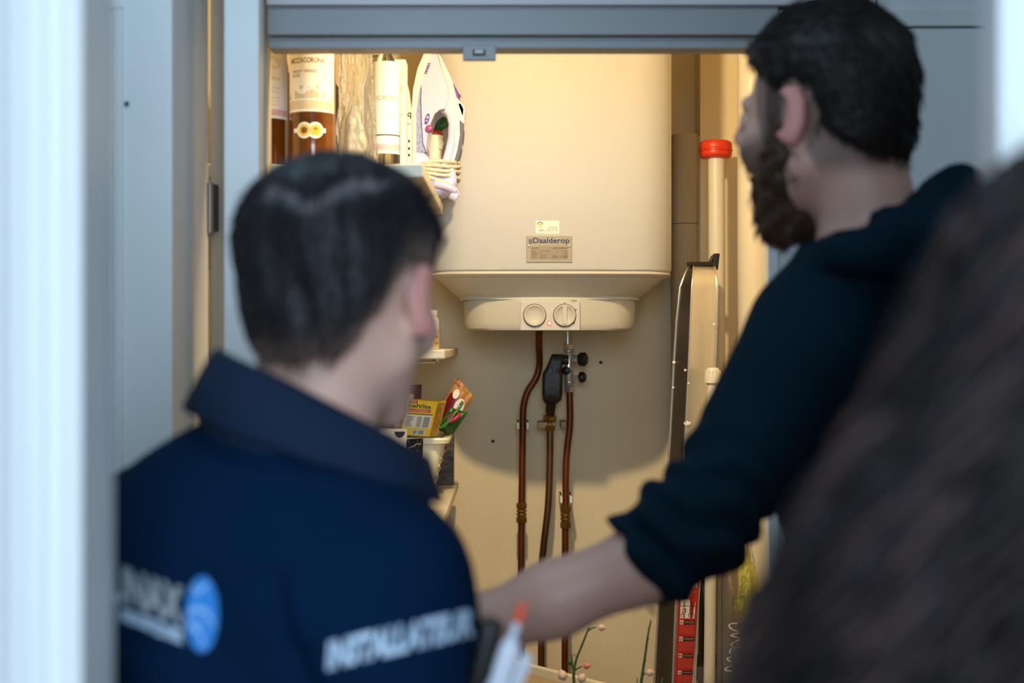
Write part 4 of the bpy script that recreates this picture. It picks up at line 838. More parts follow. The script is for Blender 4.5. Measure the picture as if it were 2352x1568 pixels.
# ================================================================ PEOPLE: smooth signed-distance bodies meshed by surface nets
class Field:
    def __init__(s, lo, hi, res, fine=None):    # fine = (low corner, high corner, step): a finer grid round the head
        s.ax = [np.arange(a, b, res, dtype=np.float32) for a, b in zip(lo, hi)]
        if fine: s.ax = [np.concatenate([np.arange(a, p, res), np.arange(p, min(q, b), fine[2]), np.arange(q, b, res)]).astype(np.float32) for a, b, p, q in zip(lo, hi, fine[0], fine[1])]
        s.F = np.full([len(a) for a in s.ax], 0.2, np.float32)
    def sub(s, lo, hi):
        sl = []
        for a, l, h in zip(s.ax, lo, hi):
            i0, i1 = np.searchsorted(a, [l, h]); sl.append(slice(max(0, i0), max(i0, i1)))
        return tuple(sl), np.meshgrid(*[a[q] for a, q in zip(s.ax, sl)], indexing='ij')
    def put(s, fn, lo, hi, k=.02, op='u', m=.05):
        sl, (X, Y, Z) = s.sub(np.array(lo)-m-k, np.array(hi)+m+k)
        if X.size == 0: return
        d = fn(X, Y, Z).astype(np.float32); f = s.F[sl]
        if op == 'u':
            h = np.clip(.5+.5*(f-d)/k, 0, 1); s.F[sl] = f+(d-f)*h-k*h*(1-h)
        elif op == 's':
            d = -d; h = np.clip(.5-.5*(f-d)/k, 0, 1); s.F[sl] = f+(d-f)*h+k*h*(1-h)
    def ell(s, c, r, R=None, k=.02, op='u'):
        c = np.array(c, float); r = np.array(r, float); R = np.eye(3) if R is None else R
        def fn(X, Y, Z):
            P = np.stack([X-c[0], Y-c[1], Z-c[2]], -1)@R
            k0 = np.linalg.norm(P/r, axis=-1); k1 = np.linalg.norm(P/(r*r), axis=-1)+1e-6
            return k0*(k0-1)/k1
        e = np.abs(R)@r; s.put(fn, c-e, c+e, k, op)
    def cap(s, a, b, ra, rb, k=.02, op='u', cut=None):
        a = np.array(a, float); b = np.array(b, float); ba = b-a; L2 = ba@ba
        def fn(X, Y, Z):
            px, py, pz = X-a[0], Y-a[1], Z-a[2]; h = np.clip((px*ba[0]+py*ba[1]+pz*ba[2])/L2, 0, 1)
            d = np.sqrt((px-h*ba[0])**2+(py-h*ba[1])**2+(pz-h*ba[2])**2)-(ra+(rb-ra)*h)
            if cut is not None: d = np.maximum(d, (X-cut[0][0])*cut[1][0]+(Y-cut[0][1])*cut[1][1]+(Z-cut[0][2])*cut[1][2])
            return d
        R_ = max(ra, rb); s.put(fn, np.minimum(a, b)-R_, np.maximum(a, b)+R_, k, op)
    def chain(s, pts, k=.02):
        for p, q in zip(pts[:-1], pts[1:]): s.cap(p[0], q[0], p[1], q[1], k)
    def disp(s, fn):                     # fn(X,Y,Z) -> offset, only near the surface
        m = np.abs(s.F) < .03; I = np.nonzero(m)
        s.F[m] += fn(s.ax[0][I[0]], s.ax[1][I[1]], s.ax[2][I[2]]).astype(np.float32)
    def clip(s, fn, k=.006):
        X, Y, Z = np.meshgrid(*s.ax, indexing='ij', sparse=True); d = fn(X, Y, Z).astype(np.float32)
        h = np.clip(.5-.5*(s.F-d)/k, 0, 1); s.F = s.F+(d-s.F)*h+k*h*(1-h)
    def mesh(s):
        F = s.F; N = F.shape; S_ = F < 0
        cnt = np.zeros((N[0]-1, N[1]-1, N[2]-1), np.int8)
        for dx in (0,1):
            for dy in (0,1):
                for dz in (0,1): cnt += S_[dx:N[0]-1+dx, dy:N[1]-1+dy, dz:N[2]-1+dz]
        I = np.stack(np.nonzero((cnt > 0) & (cnt < 8)), 1)
        acc = np.zeros((len(I), 3)); n = np.zeros(len(I))
        for c0 in [(x,y,z) for x in (0,1) for y in (0,1) for z in (0,1)]:
            for ax in range(3):
                if c0[ax]: continue
                c1 = list(c0); c1[ax] = 1
                A = F[I[:,0]+c0[0], I[:,1]+c0[1], I[:,2]+c0[2]]; B_ = F[I[:,0]+c1[0], I[:,1]+c1[1], I[:,2]+c1[2]]
                m = (A < 0) != (B_ < 0); t = np.where(m, A/np.where(A == B_, 1, A-B_), 0)
                p = np.array(c0, float)[None].repeat(len(I), 0); p[:, ax] += t
                acc += p*m[:, None]; n += m
        P = acc/n[:, None]+I
        V = np.stack([np.interp(P[:, i], np.arange(N[i]), s.ax[i]) for i in range(3)], 1)
        idx = -np.ones(cnt.shape, np.int64); idx[I[:,0], I[:,1], I[:,2]] = np.arange(len(I)); Q = []
        for ax in range(3):
            sl0 = [slice(None)]*3; sl1 = [slice(None)]*3; sl0[ax] = slice(0, -1); sl1[ax] = slice(1, None)
            a = S_[tuple(sl0)]; b = S_[tuple(sl1)]; u, w_ = (ax+1) % 3, (ax+2) % 3
            E = np.stack(np.nonzero(a != b), 1)
            E = E[(E[:,u] > 0) & (E[:,w_] > 0) & (E[:,u] < N[u]-1) & (E[:,w_] < N[w_]-1)]
            def g(du, dw):
                q = E.copy(); q[:,u] -= du; q[:,w_] -= dw; return idx[q[:,0], q[:,1], q[:,2]]
            q = np.stack([g(1,1), g(0,1), g(0,0), g(1,0)], 1); fl_ = ~a[E[:,0], E[:,1], E[:,2]]
            q[fl_] = q[fl_][:, ::-1]; Q.append(q[(q >= 0).all(1)])
        return V, np.concatenate(Q)
def sdf_obj(name, fld, m, par, colfn=None, smooth_it=1):
    V, Q = fld.mesh()
    # one relaxation pass takes the grid steps out
    for _ in range(smooth_it):
        acc = np.zeros_like(V); n = np.zeros(len(V))
        for i in range(4):
            a, b = Q[:, i], Q[:, (i+1) % 4]
            np.add.at(acc, a, V[b]); np.add.at(n, a, 1)
        V = V*.4+.6*acc/np.maximum(n, 1)[:, None]
    cols = colfn(V) if colfn else None
    me = bpy.data.meshes.new(name); o0 = ORG[par]
    W_ = V-o0; me.vertices.add(len(V)); me.vertices.foreach_set('co', W_.astype(np.float32).ravel())
    me.loops.add(Q.size); me.loops.foreach_set('vertex_index', Q.astype(np.int32).ravel())
    me.polygons.add(len(Q)); me.polygons.foreach_set('loop_start', np.arange(0, Q.size, 4, dtype=np.int32))
    me.update(calc_edges=True); me.validate()
    me.polygons.foreach_set('use_smooth', [True]*len(me.polygons))
    if cols is not None:
        ca = me.color_attributes.new('Col', 'FLOAT_COLOR', 'POINT'); cc = np.ones((len(V), 4)); cc[:, :3] = cols; ca.data.foreach_set('color', cc.ravel())
    me.materials.append(m); o = bpy.data.objects.new(name, me); COL.objects.link(o); o.parent = par; ORG[o] = o0
    nr = np.zeros(len(V)*3); me.vertices.foreach_get('normal', nr)
    return o, V, nr.reshape(-1, 3)
def rz(a): c, s_ = math.cos(a), math.sin(a); return np.array([[c,-s_,0],[s_,c,0],[0,0,1.]])
def rx(a): c, s_ = math.cos(a), math.sin(a); return np.array([[1,0,0],[0,c,-s_],[0,s_,c]])
def ry(a): c, s_ = math.cos(a), math.sin(a); return np.array([[c,0,s_],[0,1,0],[-s_,0,c]])
def sstep(a, b, x): t = np.clip((x-a)/(b-a), 0, 1); return t*t*(3-2*t)
def head_sdf(F, c, R, s=1.0, neck=None, jy=1.0, nz=0.0):
    c = np.array(c, float); L = lambda *p: c+R@(np.array(p, float)*s); q = lambda *r: np.array(r)*s
    F.ell(L(0,-.012,.030), q(.075,.094,.086), R, k=.01)
    F.ell(L(0,.022,-.030+.06*(1-jy)), q(.063,.070*(.5+.5*jy),.085-.07*(1-jy)), R, k=.03)
    for sx in (-1, 1):
        F.cap(L(sx*.052,.000,-.055), L(sx*.020,.076*jy,-.102), .021*s, .018*s, .03)         # jaw
        F.ell(L(sx*.040,.062,-.030), q(.024,.024,.026), R, k=.02)                         # cheek
        F.cap(L(sx*.012,.088,.022), L(sx*.045,.074,.024), .009*s, .007*s, .012)           # brow
        F.ell(L(sx*.032,.092,.006), q(.017,.012,.011), R, k=.010, op='s')                 # eye socket
        F.ell(L(sx*.032,.0795,.006), q(.0135,.0125,.0120), R, k=.004)                     # lids
        F.ell(L(sx*.032,.094,.0045), q(.0125,.0080,.0042), R, k=.002, op='s')             # lid opening
        Re = R@rz(-sx*.42)@rx(.12)
        F.ell(L(sx*.085,-.006,-.006), q(.0065,.019,.033), Re, k=.006)                     # ear
        F.ell(L(sx*.079,-.004,-.030), q(.006,.010,.010), Re, k=.006)                      # lobe
        F.ell(L(sx*.090,.004,-.004), q(.006,.010,.020), Re, k=.004, op='s')               # concha
        F.ell(L(sx*.009,.101,-.030+nz), q(.007,.008,.006), R, k=.005)                        # nostril wing
    F.cap(L(0,.088,.015+nz), L(0,.110,-.022+nz), .008*s, .0115*s, .010)                         # nose
    F.ell(L(0,.088,-.058), q(.024,.011,.0055), R, k=.004)
    F.ell(L(0,.087,-.068), q(.020,.011,.006), R, k=.004)
    F.cap(L(-.018,.100,-.063), L(.018,.100,-.063), .0015, .0015, .002, op='s')            # mouth line
    F.ell(L(0,.082*jy,-.102), q(.018,.014,.014), R, k=.015)                                  # chin
    if neck is not None:
        F.cap(L(0,-.030,-.035), neck[0], .054*s, neck[1], .03)
    return L
def hand_sdf(F, wrist, d, up, side, s=1.0, curl=.5, r0=.026):
    """palm and five fingers; d along the hand, up = back of the hand, side = thumb side"""
    d = np.array(d, float); d /= np.linalg.norm(d); up = np.array(up, float); up -= d*(up@d); up /= np.linalg.norm(up)
    t = np.cross(up, d)*side
    w = np.array(wrist, float); P = lambda a, b, c_: w+(d*a+t*b+up*c_)*s
    for b in (-.030, -.010, .012, .030): F.cap(P(.006,b*.45,0), P(.082,b,0), .017*s, .0125*s, .012)
    F.cap(P(.015,.02,-.004), P(.05,.034,-.010), .014*s, .014*s, .012)
    for b, l, r in ((.030,.070,.0088),(.010,.078,.0090),(-.011,.073,.0086),(-.030,.058,.0078)):
        p = P(.082,b,0); a = -.25*curl; 
        for seg, f_ in ((.46,1.0),(.30,.9),(.24,.8)):
            dn = d*math.cos(a)+up*math.sin(a); n_ = p+dn*l*seg*s; F.cap(p, n_, r*f_*1.06*s, r*f_*.95*s, .003); p = n_; a -= .75*curl
    p = P(.028,.034,-.008); a = .85
    for l, r in ((.040,.0115),(.030,.0100),(.024,.0088)):
        dn = d*math.cos(a)+t*math.sin(a)-up*.25; dn /= np.linalg.norm(dn); n_ = p+dn*l*s; F.cap(p, n_, r*s, r*.93*s, .004); p = n_; a -= .28
def strands(V, N, cols, flow, n, ln, lift, r, rr, keep=None, waves=0.0):
    """thin tapering locks growing from a hair shell"""
    idx = np.arange(len(V)) if keep is None else np.nonzero(keep)[0]
    if len(idx) == 0: return None
    pick = rr.choice(idx, min(n, len(idx)), replace=False); VV = []; FF = []; CC = []
    for i in pick:
        p = V[i]-N[i]*.002; nn = N[i]; f = flow(p, nn); f = f-nn*(f@nn); f /= np.linalg.norm(f)+1e-9
        f = f+np.cross(nn, f)*rr.normal(0, .18); L_ = ln*rr.uniform(.6, 1.3); sd = np.cross(nn, f); sd /= np.linalg.norm(sd)+1e-9
        b0 = len(VV); K = 4; w0 = r*rr.uniform(.7, 1.4); ph = rr.uniform(0, 6)
        for k in range(K+1):
            t = k/K; c = p+f*L_*t+nn*(lift*math.sin(2.2*t)+.001)+sd*waves*math.sin(6*t+ph); w = w0*(1-t)**.6+.0001
            VV += [c+sd*w, c-sd*w, c+nn*w*1.3]; CC += [cols[i]*rr.uniform(.7, 1.35)]*3
        for k in range(K):
            for a, b in ((0,1),(1,2),(2,0)): FF.append((b0+3*k+a, b0+3*k+b, b0+3*k+3+b, b0+3*k+3+a))
    return VV, FF, np.array(CC)
def strand_obj(name, V, N, cols, par, *a, **k):
    q = strands(V, N, cols, *a, **k)
    if q is None: return
    o = mk(name, (q[0], q[1]), M['hair'], par, smooth=True, colors=np.clip(q[2], 0, 1)); o['kind'] = 'stuff'; return o
SK = np.array(lin((206,164,146))); SKP = np.array(lin((196,124,118)))
def legs_feet(par, hipL, hipR, footL, footR, facing, hipz, waist):
    """trousers and two shoes; also returns the inner leg points for the body"""
    T = Field((min(hipL[0],hipR[0],footL[0],footR[0])-.2, min(hipL[1],hipR[1],footL[1],footR[1])-.3, .03), (max(hipL[0],hipR[0],footL[0],footR[0])+.2, max(hipL[1],hipR[1],footL[1],footR[1])+.3, waist+.05), .012)
    mid = (np.array(hipL)+np.array(hipR))/2
    T.ell(mid+np.array([0,0,.03]), (.165,.125,.12), rz(math.atan2(hipR[1]-hipL[1], hipR[0]-hipL[0])), k=.03)
    for h_, f_ in ((hipL, footL), (hipR, footR)):
        h_ = np.array(h_, float); f_ = np.array(f_, float); kn = (h_+f_)/2+np.array([facing[0]*.03, facing[1]*.03, .01]); an = f_+np.array([0,0,.10])
        T.chain([(h_, .092), (kn, .068), (an, .055)], .03)
    T.clip(lambda X, Y, Z: np.maximum(Z-waist, .07-Z)+0*X+0*Y)
    sdf_obj('trousers', T, M['trousers'], par)
    a = math.atan2(facing[1], facing[0])-math.pi/2; R = rz(a)
    for f_ in (footL, footR):
        f_ = np.array(f_, float); q = Field(f_-np.array([.2,.2,.03]), f_+np.array([.2,.2,.15]), .008)
        q.ell(f_+R@np.array([0,.06,.035]), (.045,.12,.042), R, k=.02); q.cap(f_+np.array([0,0,.04]), f_+np.array([0,0,.10]), .048, .05, .03)
        q.clip(lambda X, Y, Z: .022-Z+0*X+0*Y)
        sh_, _, _ = sdf_obj('shoe', q, M['shoe'], par)
        mk('sole', loft([[tuple(f_+R@np.array([.047*math.cos(t), .055+.122*math.sin(t), z-f_[2]])) for t in np.linspace(0, 2*math.pi, 24, endpoint=False)] for z in (0.0, .024)]), M['sole'], sh_)

# ---------------------------------------------------------------- shorter man, left foreground
man1 = thing('person', 'man with short black hair in a navy work jacket, left foreground', 'person', (-.22, 1.30, 0))
H1 = np.array([-.1530, 1.300, 1.543]); R1 = rz(-math.radians(24))@rx(math.radians(-4))
neck1 = np.array([-.190, 1.285, 1.36]); Ls, Rs = np.array([-.352,1.37,1.305]), np.array([-.102,1.205,1.290]); Md = (Ls+Rs)/2; th1 = math.atan2(Rs[1]-Ls[1], Rs[0]-Ls[0]); RB = rz(th1); fwd1 = RB@np.array([0,1,0])
Le, Re_ = np.array([-.385,1.38,1.00]), np.array([-.118,1.225,.985]); Lw, Rw = np.array([-.235,1.52,1.00]), np.array([-.085,1.45,1.00])
hipc = Md*[1,1,0]+np.array([0,-.01,.93]); hL, hR = hipc-RB@np.array([.09,0,0]), hipc+RB@np.array([.09,0,0]); fL, fR = np.array([hL[0]-.03,hL[1]+.02,0]), np.array([hR[0]+.02,hR[1]-.02,0])
F = Field((-.50,1.05,.0), (.06,1.75,1.72), .0075, (H1-.125, H1+.135, .0034))
L1 = head_sdf(F, H1, R1, 1.0, (neck1, .060), .76)
F.chain([(neck1,.06),(Ls,.045)], .04); F.chain([(neck1,.06),(Rs,.045)], .04)
F.ell(Md+[0,0,-.12], (.15,.09,.20), RB, k=.05); F.ell(hipc+[0,0,.02], (.14,.09,.14), RB, k=.06)
F.chain([(Ls,.048),(Le,.038),(Lw,.026)], .02); F.chain([(Rs,.048),(Re_,.038),(Rw,.026)], .02)
hand_sdf(F, Lw, Lw-Le, (0,0,1), 1, 1.0, .7); hand_sdf(F, Rw, Rw-Re_, (0,0,1), -1, 1.0, .7)
for h_, f_ in ((hL,fL),(hR,fR)): F.chain([(h_,.07),((h_+f_)/2,.05),(f_+[0,0,.08],.035)], .03)
def hb1(y): return -.076+(.102)*sstep(-.092,-.022,y)-.045*np.exp(-((y-.032)/.014)**2)           # lower edge of the hair, local
def skin_cols(c, R, hb, soft, dens, hairc, up=.1, beard=None):
    def fn(V):
        P = (V-c)@R; col = np.tile(SK, (len(V), 1))
        e = np.clip((np.abs(P[:,0])-.076)/.006, 0, 1)*(np.abs(P[:,2]+.006) < .045); col = col*(1-.75*e[:,None])+SKP*.75*e[:,None]
        lp = np.exp(-((P[:,0]/.022)**2+((P[:,2]+.063)/.009)**2))*(P[:,1] > .07); col = col*(1-.7*lp[:,None])+SKP*.6*lp[:,None]
        br = np.exp(-(((np.abs(P[:,0])-.03)/.017)**2+((P[:,2]-.027)/.005)**2))*(P[:,1] > .05); col = col*(1-.85*br[:,None])+np.array(hairc)*.85*br[:,None]
        g = sstep(-soft, soft*.4, P[:,2]-hb(P[:,1]))*(P[:,1] < .055)*(np.abs(P[:,0]) < .084)*dens; col = col*(1-g[:,None])+np.array(hairc)*g[:,None]
        if beard is not None:
            b = beard(P)[:,None]; col = col*(1-b)+np.array(hairc)*b
        return col
    return fn
HC1 = np.array(lin((30,29,33)))*.9
sdf_obj('body', F, M['skin'], man1, skin_cols(H1, R1, hb1, .050, .80, HC1*1.5))
for sx in (-1, 1):
    e = mk('eye', lathe([(.0002,-.0100),(.006,-.0080),(.0093,-.003),(.0098,0),(.0093,.003),(.0058,.0080),(.0030,.0094),(.0002,.0098)], L1(sx*.032,.0790,.005), 16, R1@np.array([0,1,0])), M['eye'], man1, smooth=True)
    mk('iris', lathe([(.0048,0),(.0035,.0009)], L1(sx*.032,.0880,.005), 12, R1@np.array([0,1,0])), M['iris'], e)
def hair_field(H, R, s, dims, hb, top, res=.004):
    F = Field(H-.16, H+.19, res); c = lambda *p: H+R@np.array(p)*s
    F.ell(c(0,-.014,.032), np.array(dims)*s, R, k=.01)
    F.ell(c(*top[0]), np.array(top[1])*s, R, k=.03)
    return F, c
R1_ = R1
F, c = hair_field(H1, R1, 1.0, (.0835,.1035,.090), hb1, ((.0,-.006,.050),(.082,.095,.070)))
F.ell(c(0,-.044,-.030), (.066,.054,.060), R1, k=.03)
def clip1(X, Y, Z):
    P = [(X-H1[0])*R1[0,i]+(Y-H1[1])*R1[1,i]+(Z-H1[2])*R1[2,i] for i in range(3)]
    h = hb1(P[1])+.010*np.sin(P[0]*90)*.3
    d = np.maximum(h-P[2], P[1]-.074-.2*(P[2]-.06)); 
    d = np.maximum(d, np.abs(P[0])-.084+.42*np.maximum(0, .010-P[2]))
    return np.maximum(d, (.055-P[2])*.6+(P[1]-.045)*.8)
F.clip(clip1, .012)
def part1(wx, wy, wz):
    pz = .073+.020*np.abs(wx+.020)/.05+.004*np.sin(wx*120); return np.exp(-((wz-pz)/.0055)**2)*(wy < .02)*sstep(-.062,-.050,wx)*sstep(.052,.030,wx)
def groove1(X, Y, Z):
    P = (np.stack([X,Y,Z],-1)-H1)@R1; a = np.arctan2(P[...,0], -P[...,1])
    part = part1(X-H1[0], Y-H1[1], Z-H1[2])                                              # cowlick parting across the crown
    return .0016*np.sin(a*13+2*np.sin(P[...,2]*30))+.0010*np.sin(a*31+2+P[...,2]*25)+.0010*np.sin(P[...,2]*45+2*np.sin(a*5))+.0075*part
F.disp(groove1)
def hc1(V):
    P = (V-H1)@R1; part = part1(*(V-H1).T)
    col = np.tile(HC1*.55, (len(V),1)); g = sstep(.045, -.004, P[:,2]-hb1(P[:,1]))*.55
    col = col*(1-g[:,None])+SK*.42*g[:,None]; part = part*.62
    return col*(1-part[:,None])+np.array([.20,.17,.19])*part[:,None]
hr, V_, N_ = sdf_obj('hair', F, M['hair'], man1, hc1)
def flow1(p, n):
    q = (p-H1)@R1; return R1@np.array([q[0]*.6, -.3-q[1]*1.5, -1.0 if q[2] < .085 else -.2])
q_ = (V_-H1)@R1
strand_obj('hair_lock', V_, N_, hc1(V_), hr, flow1, 2200, .020, .0012, .0010, rng, keep=(q_[:,2] > hb1(q_[:,1])+.012)&(q_[:,2] < .10)&(part1(*(V_-H1).T) < .05))
# jacket
J = Field((-.56,1.04,.80), (.08,1.62,1.50), .0065)
J.chain([(neck1+[0,0,.0],.075),(Ls+[.01,0,.01],.060)], .05); J.chain([(neck1,.078),(Rs+[-.008,.0,.012],.064)], .05)
J.ell(Md+[0,0,-.10], (.20,.128,.23), RB, k=.05); J.ell(Md+RB@np.array([0,-.035,-.03]), (.17,.10,.13), RB, k=.05)
J.ell(hipc+[0,0,.04], (.185,.14,.20), RB, k=.06)
def arm_j(s_, e_, w_, r):
    dv = (w_-e_)/np.linalg.norm(w_-e_); J.chain([(s_,r[0]),(e_,r[1])], .03); J.cap(e_, w_, r[1], r[2], .03, cut=(w_-dv*.015, dv))
arm_j(Ls, Le, Lw, (.066,.058,.042)); arm_j(Rs, Re_, Rw, (.066,.060,.042))
J.cap(neck1+[0,0,-.02], neck1+(H1-neck1)*.8, .066, .075, .01, op='s')
J.clip(lambda X, Y, Z: .84-Z+0*X+0*Y, .01)
def folds1(X, Y, Z):
    P = (np.stack([X,Y,Z],-1)-Md)@RB; x, y, z = P[...,0], P[...,1], P[...,2]
    f = .0100*np.sin(30*x+9*z+1.2*np.sin(14*z))*sstep(.02,-.12,z)+.0045*np.sin(22*z+30*x)*sstep(.05,-.05,z)
    seam = .010*np.exp(-((x-.118+.25*z)/.010)**2)*(z < .02)                               # armhole seam hollow
    return f+seam+.0035*np.exp(-((z+.045)/.006)**2)*(np.abs(x) < .2)*(y < 0)
J.disp(folds1)
jk, VJ, NJ = sdf_obj('jacket', J, M['navy'], man1)
from mathutils.bvhtree import BVHTree
def bvh_of(o):
    me = o.data; o0 = ORG[o]
    return BVHTree.FromPolygons([Vector(v.co)+Vector(o0) for v in me.vertices], [p.vertices[:] for p in me.polygons])
bj = bvh_of(jk); CAMP = Vector((0, 0, CZ))
def on_surf(bv, px, py, Yd, e=.0025):    # decoration printed on a curved garment, placed on its surface
    d = Vector(at(px, py, 1.0))-CAMP; d.normalize(); h_ = bv.ray_cast(CAMP, d)
    if h_[0] is None: return at(px, py, Yd)
    return np.array(h_[0]+h_[1]*e*(1 if h_[1].dot(d) < 0 else -1))
def affine(o, u, v): return lambda a, b: (o[0]+u[0]*a+v[0]*b, o[1]+u[1]*a+v[1]*b)
def printed(name, geoms2, m, e, par, bv, Yd):
    out = []
    for V2, F2 in geoms2: out.append(([on_surf(bv, p[0], p[1], Yd, e) for p in V2], F2))
    return mk(name, out, m, par, smooth=True)
def grid2(g, u0, u1, v0, v1, nu, nv):
    return [g(u0+(u1-u0)*i/nu, v0+(v1-v0)*j_/nv) for i in range(nu+1) for j_ in range(nv+1)], [(i*(nv+1)+j_, (i+1)*(nv+1)+j_, (i+1)*(nv+1)+j_+1, i*(nv+1)+j_+1) for i in range(nu) for j_ in range(nv)]
g = affine((272,1290), (155,55), (0,95))
tx = lambda s_, u0, u1, v0, v1, bold: text(s_, u0, u1, v0, v1, g, bold)
pt = mk  # readability
printed('back_lettering', [tx('UNAX', -.10, .98, 1.0, .05, .05)], M['logogrey'], .002, jk, bj, 1.2)
printed('back_lettering', [tx('ENERGIE', .05, .50, 1.38, 1.08, .06), tx('TECHNIEK', .50, .98, 1.42, 1.08, .06)], M['reflect'], .002, jk, bj, 1.2)
g = affine((467,1410), (37,4), (-3,87))
def ell2(rx_, ry_, cx_=0, cy_=0, n=28, rings=5):
    V2 = [g(cx_, cy_)]; F2 = []
    for r in range(1, rings+1):
        for i in range(n): V2.append(g(cx_+rx_*r/rings*math.cos(2*math.pi*i/n), cy_+ry_*r/rings*math.sin(2*math.pi*i/n)))
    for i in range(n): F2.append((0, 1+i, 1+(i+1) % n))
    for r in range(rings-1):
        for i in range(n): a = 1+r*n+i; b = 1+r*n+(i+1) % n; F2.append((a, a+n, b+n, b))
    return V2, F2
printed('logo_disc', [ell2(1, 1)], M['logoblue'], .002, jk, bj, 1.2)
def band(pts, w):
    V2 = []; F2 = []
    for i, (a, b) in enumerate(pts): V2 += [g(a, b-w), g(a, b+w)]
    for i in range(len(pts)-1): F2.append((2*i, 2*i+2, 2*i+3, 2*i+1))
    return V2, F2
printed('logo_swirl', [band([(-.9,.15),(-.6,-.08),(-.2,-.15),(.3,-.1),(.7,.1),(.88,.3)], .07), band([(-.85,.5),(-.6,.25),(-.2,.4),(.1,.6),(.3,.85)], .07), band([(-.6,-.75),(-.3,-.55),(.0,-.65),(.4,-.85)], .06), ell2(.98,1.0,0,0,28,5) if False else band([(-.2,.15),(.1,.3),(.2,.6),(.0,.9)], .06)], M['logopale'], .0035, jk, bj, 1.2)
g = affine((752,1535), (335,-78), (4,-68))
printed('sleeve_lettering', [tx('INSTALLATEUR', .0, .99, -.05, .95, .05)], M['reflect'], .002, jk, bj, 1.2)
# collar: folded band round the neck
def collar(name, C, m, par, rx0, rx1, tilt_fn, a_off=0, thick=.004, drop=.050, gap=None):
    prof_ = [(-.012,-.050),(-.006,-.006),(0,0),(.004,.003),(.010,-.003),(.020,-.020),(rx1-rx0,-drop),(rx1-rx0-.004,-drop-.004),(.010,-.030),(.000,-.045)]
    A = np.linspace(0, 2*math.pi, 72, endpoint=False)
    rings = []
    for a in A:
        ca, sa = math.cos(a), math.sin(a); z_ = tilt_fn(ca, sa); w = 1+.02*math.sin(5*a)
        k_ = 1-.6*max(0, ca)
        rings.append([tuple(C+np.array([(rx0+dr*k_)*ca*w, (rx0*.88+dr*.85*k_)*sa*w, z_+dz*(1-.25*max(0, ca))])) for dr, dz in prof_])
    rings.append(rings[0])
    V = [p for r in rings for p in r]; n = len(prof_); FF = [(i*n+j_, i*n+(j_+1) % n, (i+1)*n+(j_+1) % n, (i+1)*n+j_) for i in range(len(rings)-1) for j_ in range(n)]
    return mk(name, (V, FF), m, par, smooth=True)
collar('collar', np.array([-.170,1.285,1.438]), M['collar'], man1, .093, .128, lambda ca, sa: -.048*ca-.012*sa+.004)
mk('collar_stand', tube([(-.178+.088*math.cos(a)*1.0, 1.285+.078*math.sin(a), 1.395-.040*math.cos(a)) for a in np.linspace(0, 2*math.pi, 40, endpoint=False)], .018, 10, closed=True), M['collar'], man1, smooth=True)
legs_feet(man1, hL, hR, fL, fR, fwd1, .93, .96)
# sleeve pocket and the three pens stuck in it
pk0 = at(1075, 1640, 1.19)
mk('sleeve_pocket', obox(pk0+np.array([-.020,-.012,-.09]), (.040,0,.0), (0.0,0,.085), (0,.03,0)), M['collar'], man1, bevel=.004)
def pen(nm, lab, pts, Y, r, m, extra):
    p = thing(nm, lab, 'pen', at(pts[0][0], pts[0][1], Y)); P = [at(*q, Y) for q in pts]
    d = P[1]-P[0]; Ln = np.linalg.norm(d); d /= Ln
    mk('barrel', lathe([(r*.6,0),(r,.01),(r,Ln-.012),(r*.85,Ln-.004),(r*.55,Ln)], P[0], 20, d), m, p, smooth='auto')
    if extra: 
        mk('neck', lathe([(r*.42,0),(r*.42,.016)], P[1], 14, d), M['penwhite'], p, smooth='auto')
        mk('push_button', lathe([(r*.5,0),(r*.55,.002),(r*.55,.013),(r*.35,.016)], P[1]+d*.014, 16, d), M['penorange'], p, smooth='auto')
    mk('clip', tube([P[1]-d*.004+np.array([r*.9,-r*.5,0]), P[1]-d*.05+np.array([r*.9,-r*.9,0])], r*.18, 6), m, p)
    return p
pen('pen', 'black pen in the man\'s sleeve, left of the white pens', [(1066,1700),(1132,1418)], 1.17, .0090, M['blackplas'], False)
pen('pen', 'thick white pen with an orange push button', [(1098,1700),(1176,1466)], 1.165, .0078, M['penwhite'], True)
pen('pen', 'plain white pen, rightmost and lowest of the three', [(1128,1700),(1212,1500)], 1.185, .0056, M['penwhite'], False)

# ---------------------------------------------------------------- taller bearded man
man2 = thing('person', 'tall bearded man in a dark teal hoodie reaching forward with a bare forearm', 'person', (.48, 1.72, 0))
H2 = np.array([.366, 1.66, 1.760]); s2 = 1.04; R2 = rz(math.radians(47))@rx(math.radians(-3))
neck2 = np.array([.425,1.64,1.575]); nb2 = math.radians(42); RB2 = rz(nb2); fwd2 = RB2@np.array([0,1,0])
Ls2 = at(1872, 770, 1.60); Rs2 = Ls2+RB2@np.array([.36,0,0])+np.array([0,0,.01]); Md2 = (Ls2+Rs2)/2
Le2 = at(1600, 1220, 1.50); Lw2 = at(1010, 1470, 1.53); Ce2 = at(1470, 1299, 1.508); Re2 = Rs2+np.array([.04,.02,-.30]); Rw2 = Re2+np.array([-.02,.06,-.26])
hip2 = Md2*[1,1,0]+np.array([.01,.0,.99]); hL2, hR2 = hip2-RB2@np.array([.095,0,0]), hip2+RB2@np.array([.095,0,0]); fL2, fR2 = np.array([hL2[0],hL2[1],0]), np.array([hR2[0]+.02,hR2[1],0])
F = Field((-.36,1.35,.0), (.80,2.12,1.93), .0072, (H2-.13, H2+.14, .0036))
L2 = head_sdf(F, H2, R2, s2, (neck2, .060), .86, .016)
F.chain([(neck2,.06),(Ls2,.05)], .04); F.chain([(neck2,.06),(Rs2,.05)], .04)
F.ell(Md2+[0,0,-.14], (.16,.10,.24), RB2, k=.05); F.ell(hip2+[0,0,.03], (.15,.10,.16), RB2, k=.06)
fm = (Le2*.62+Lw2*.38)
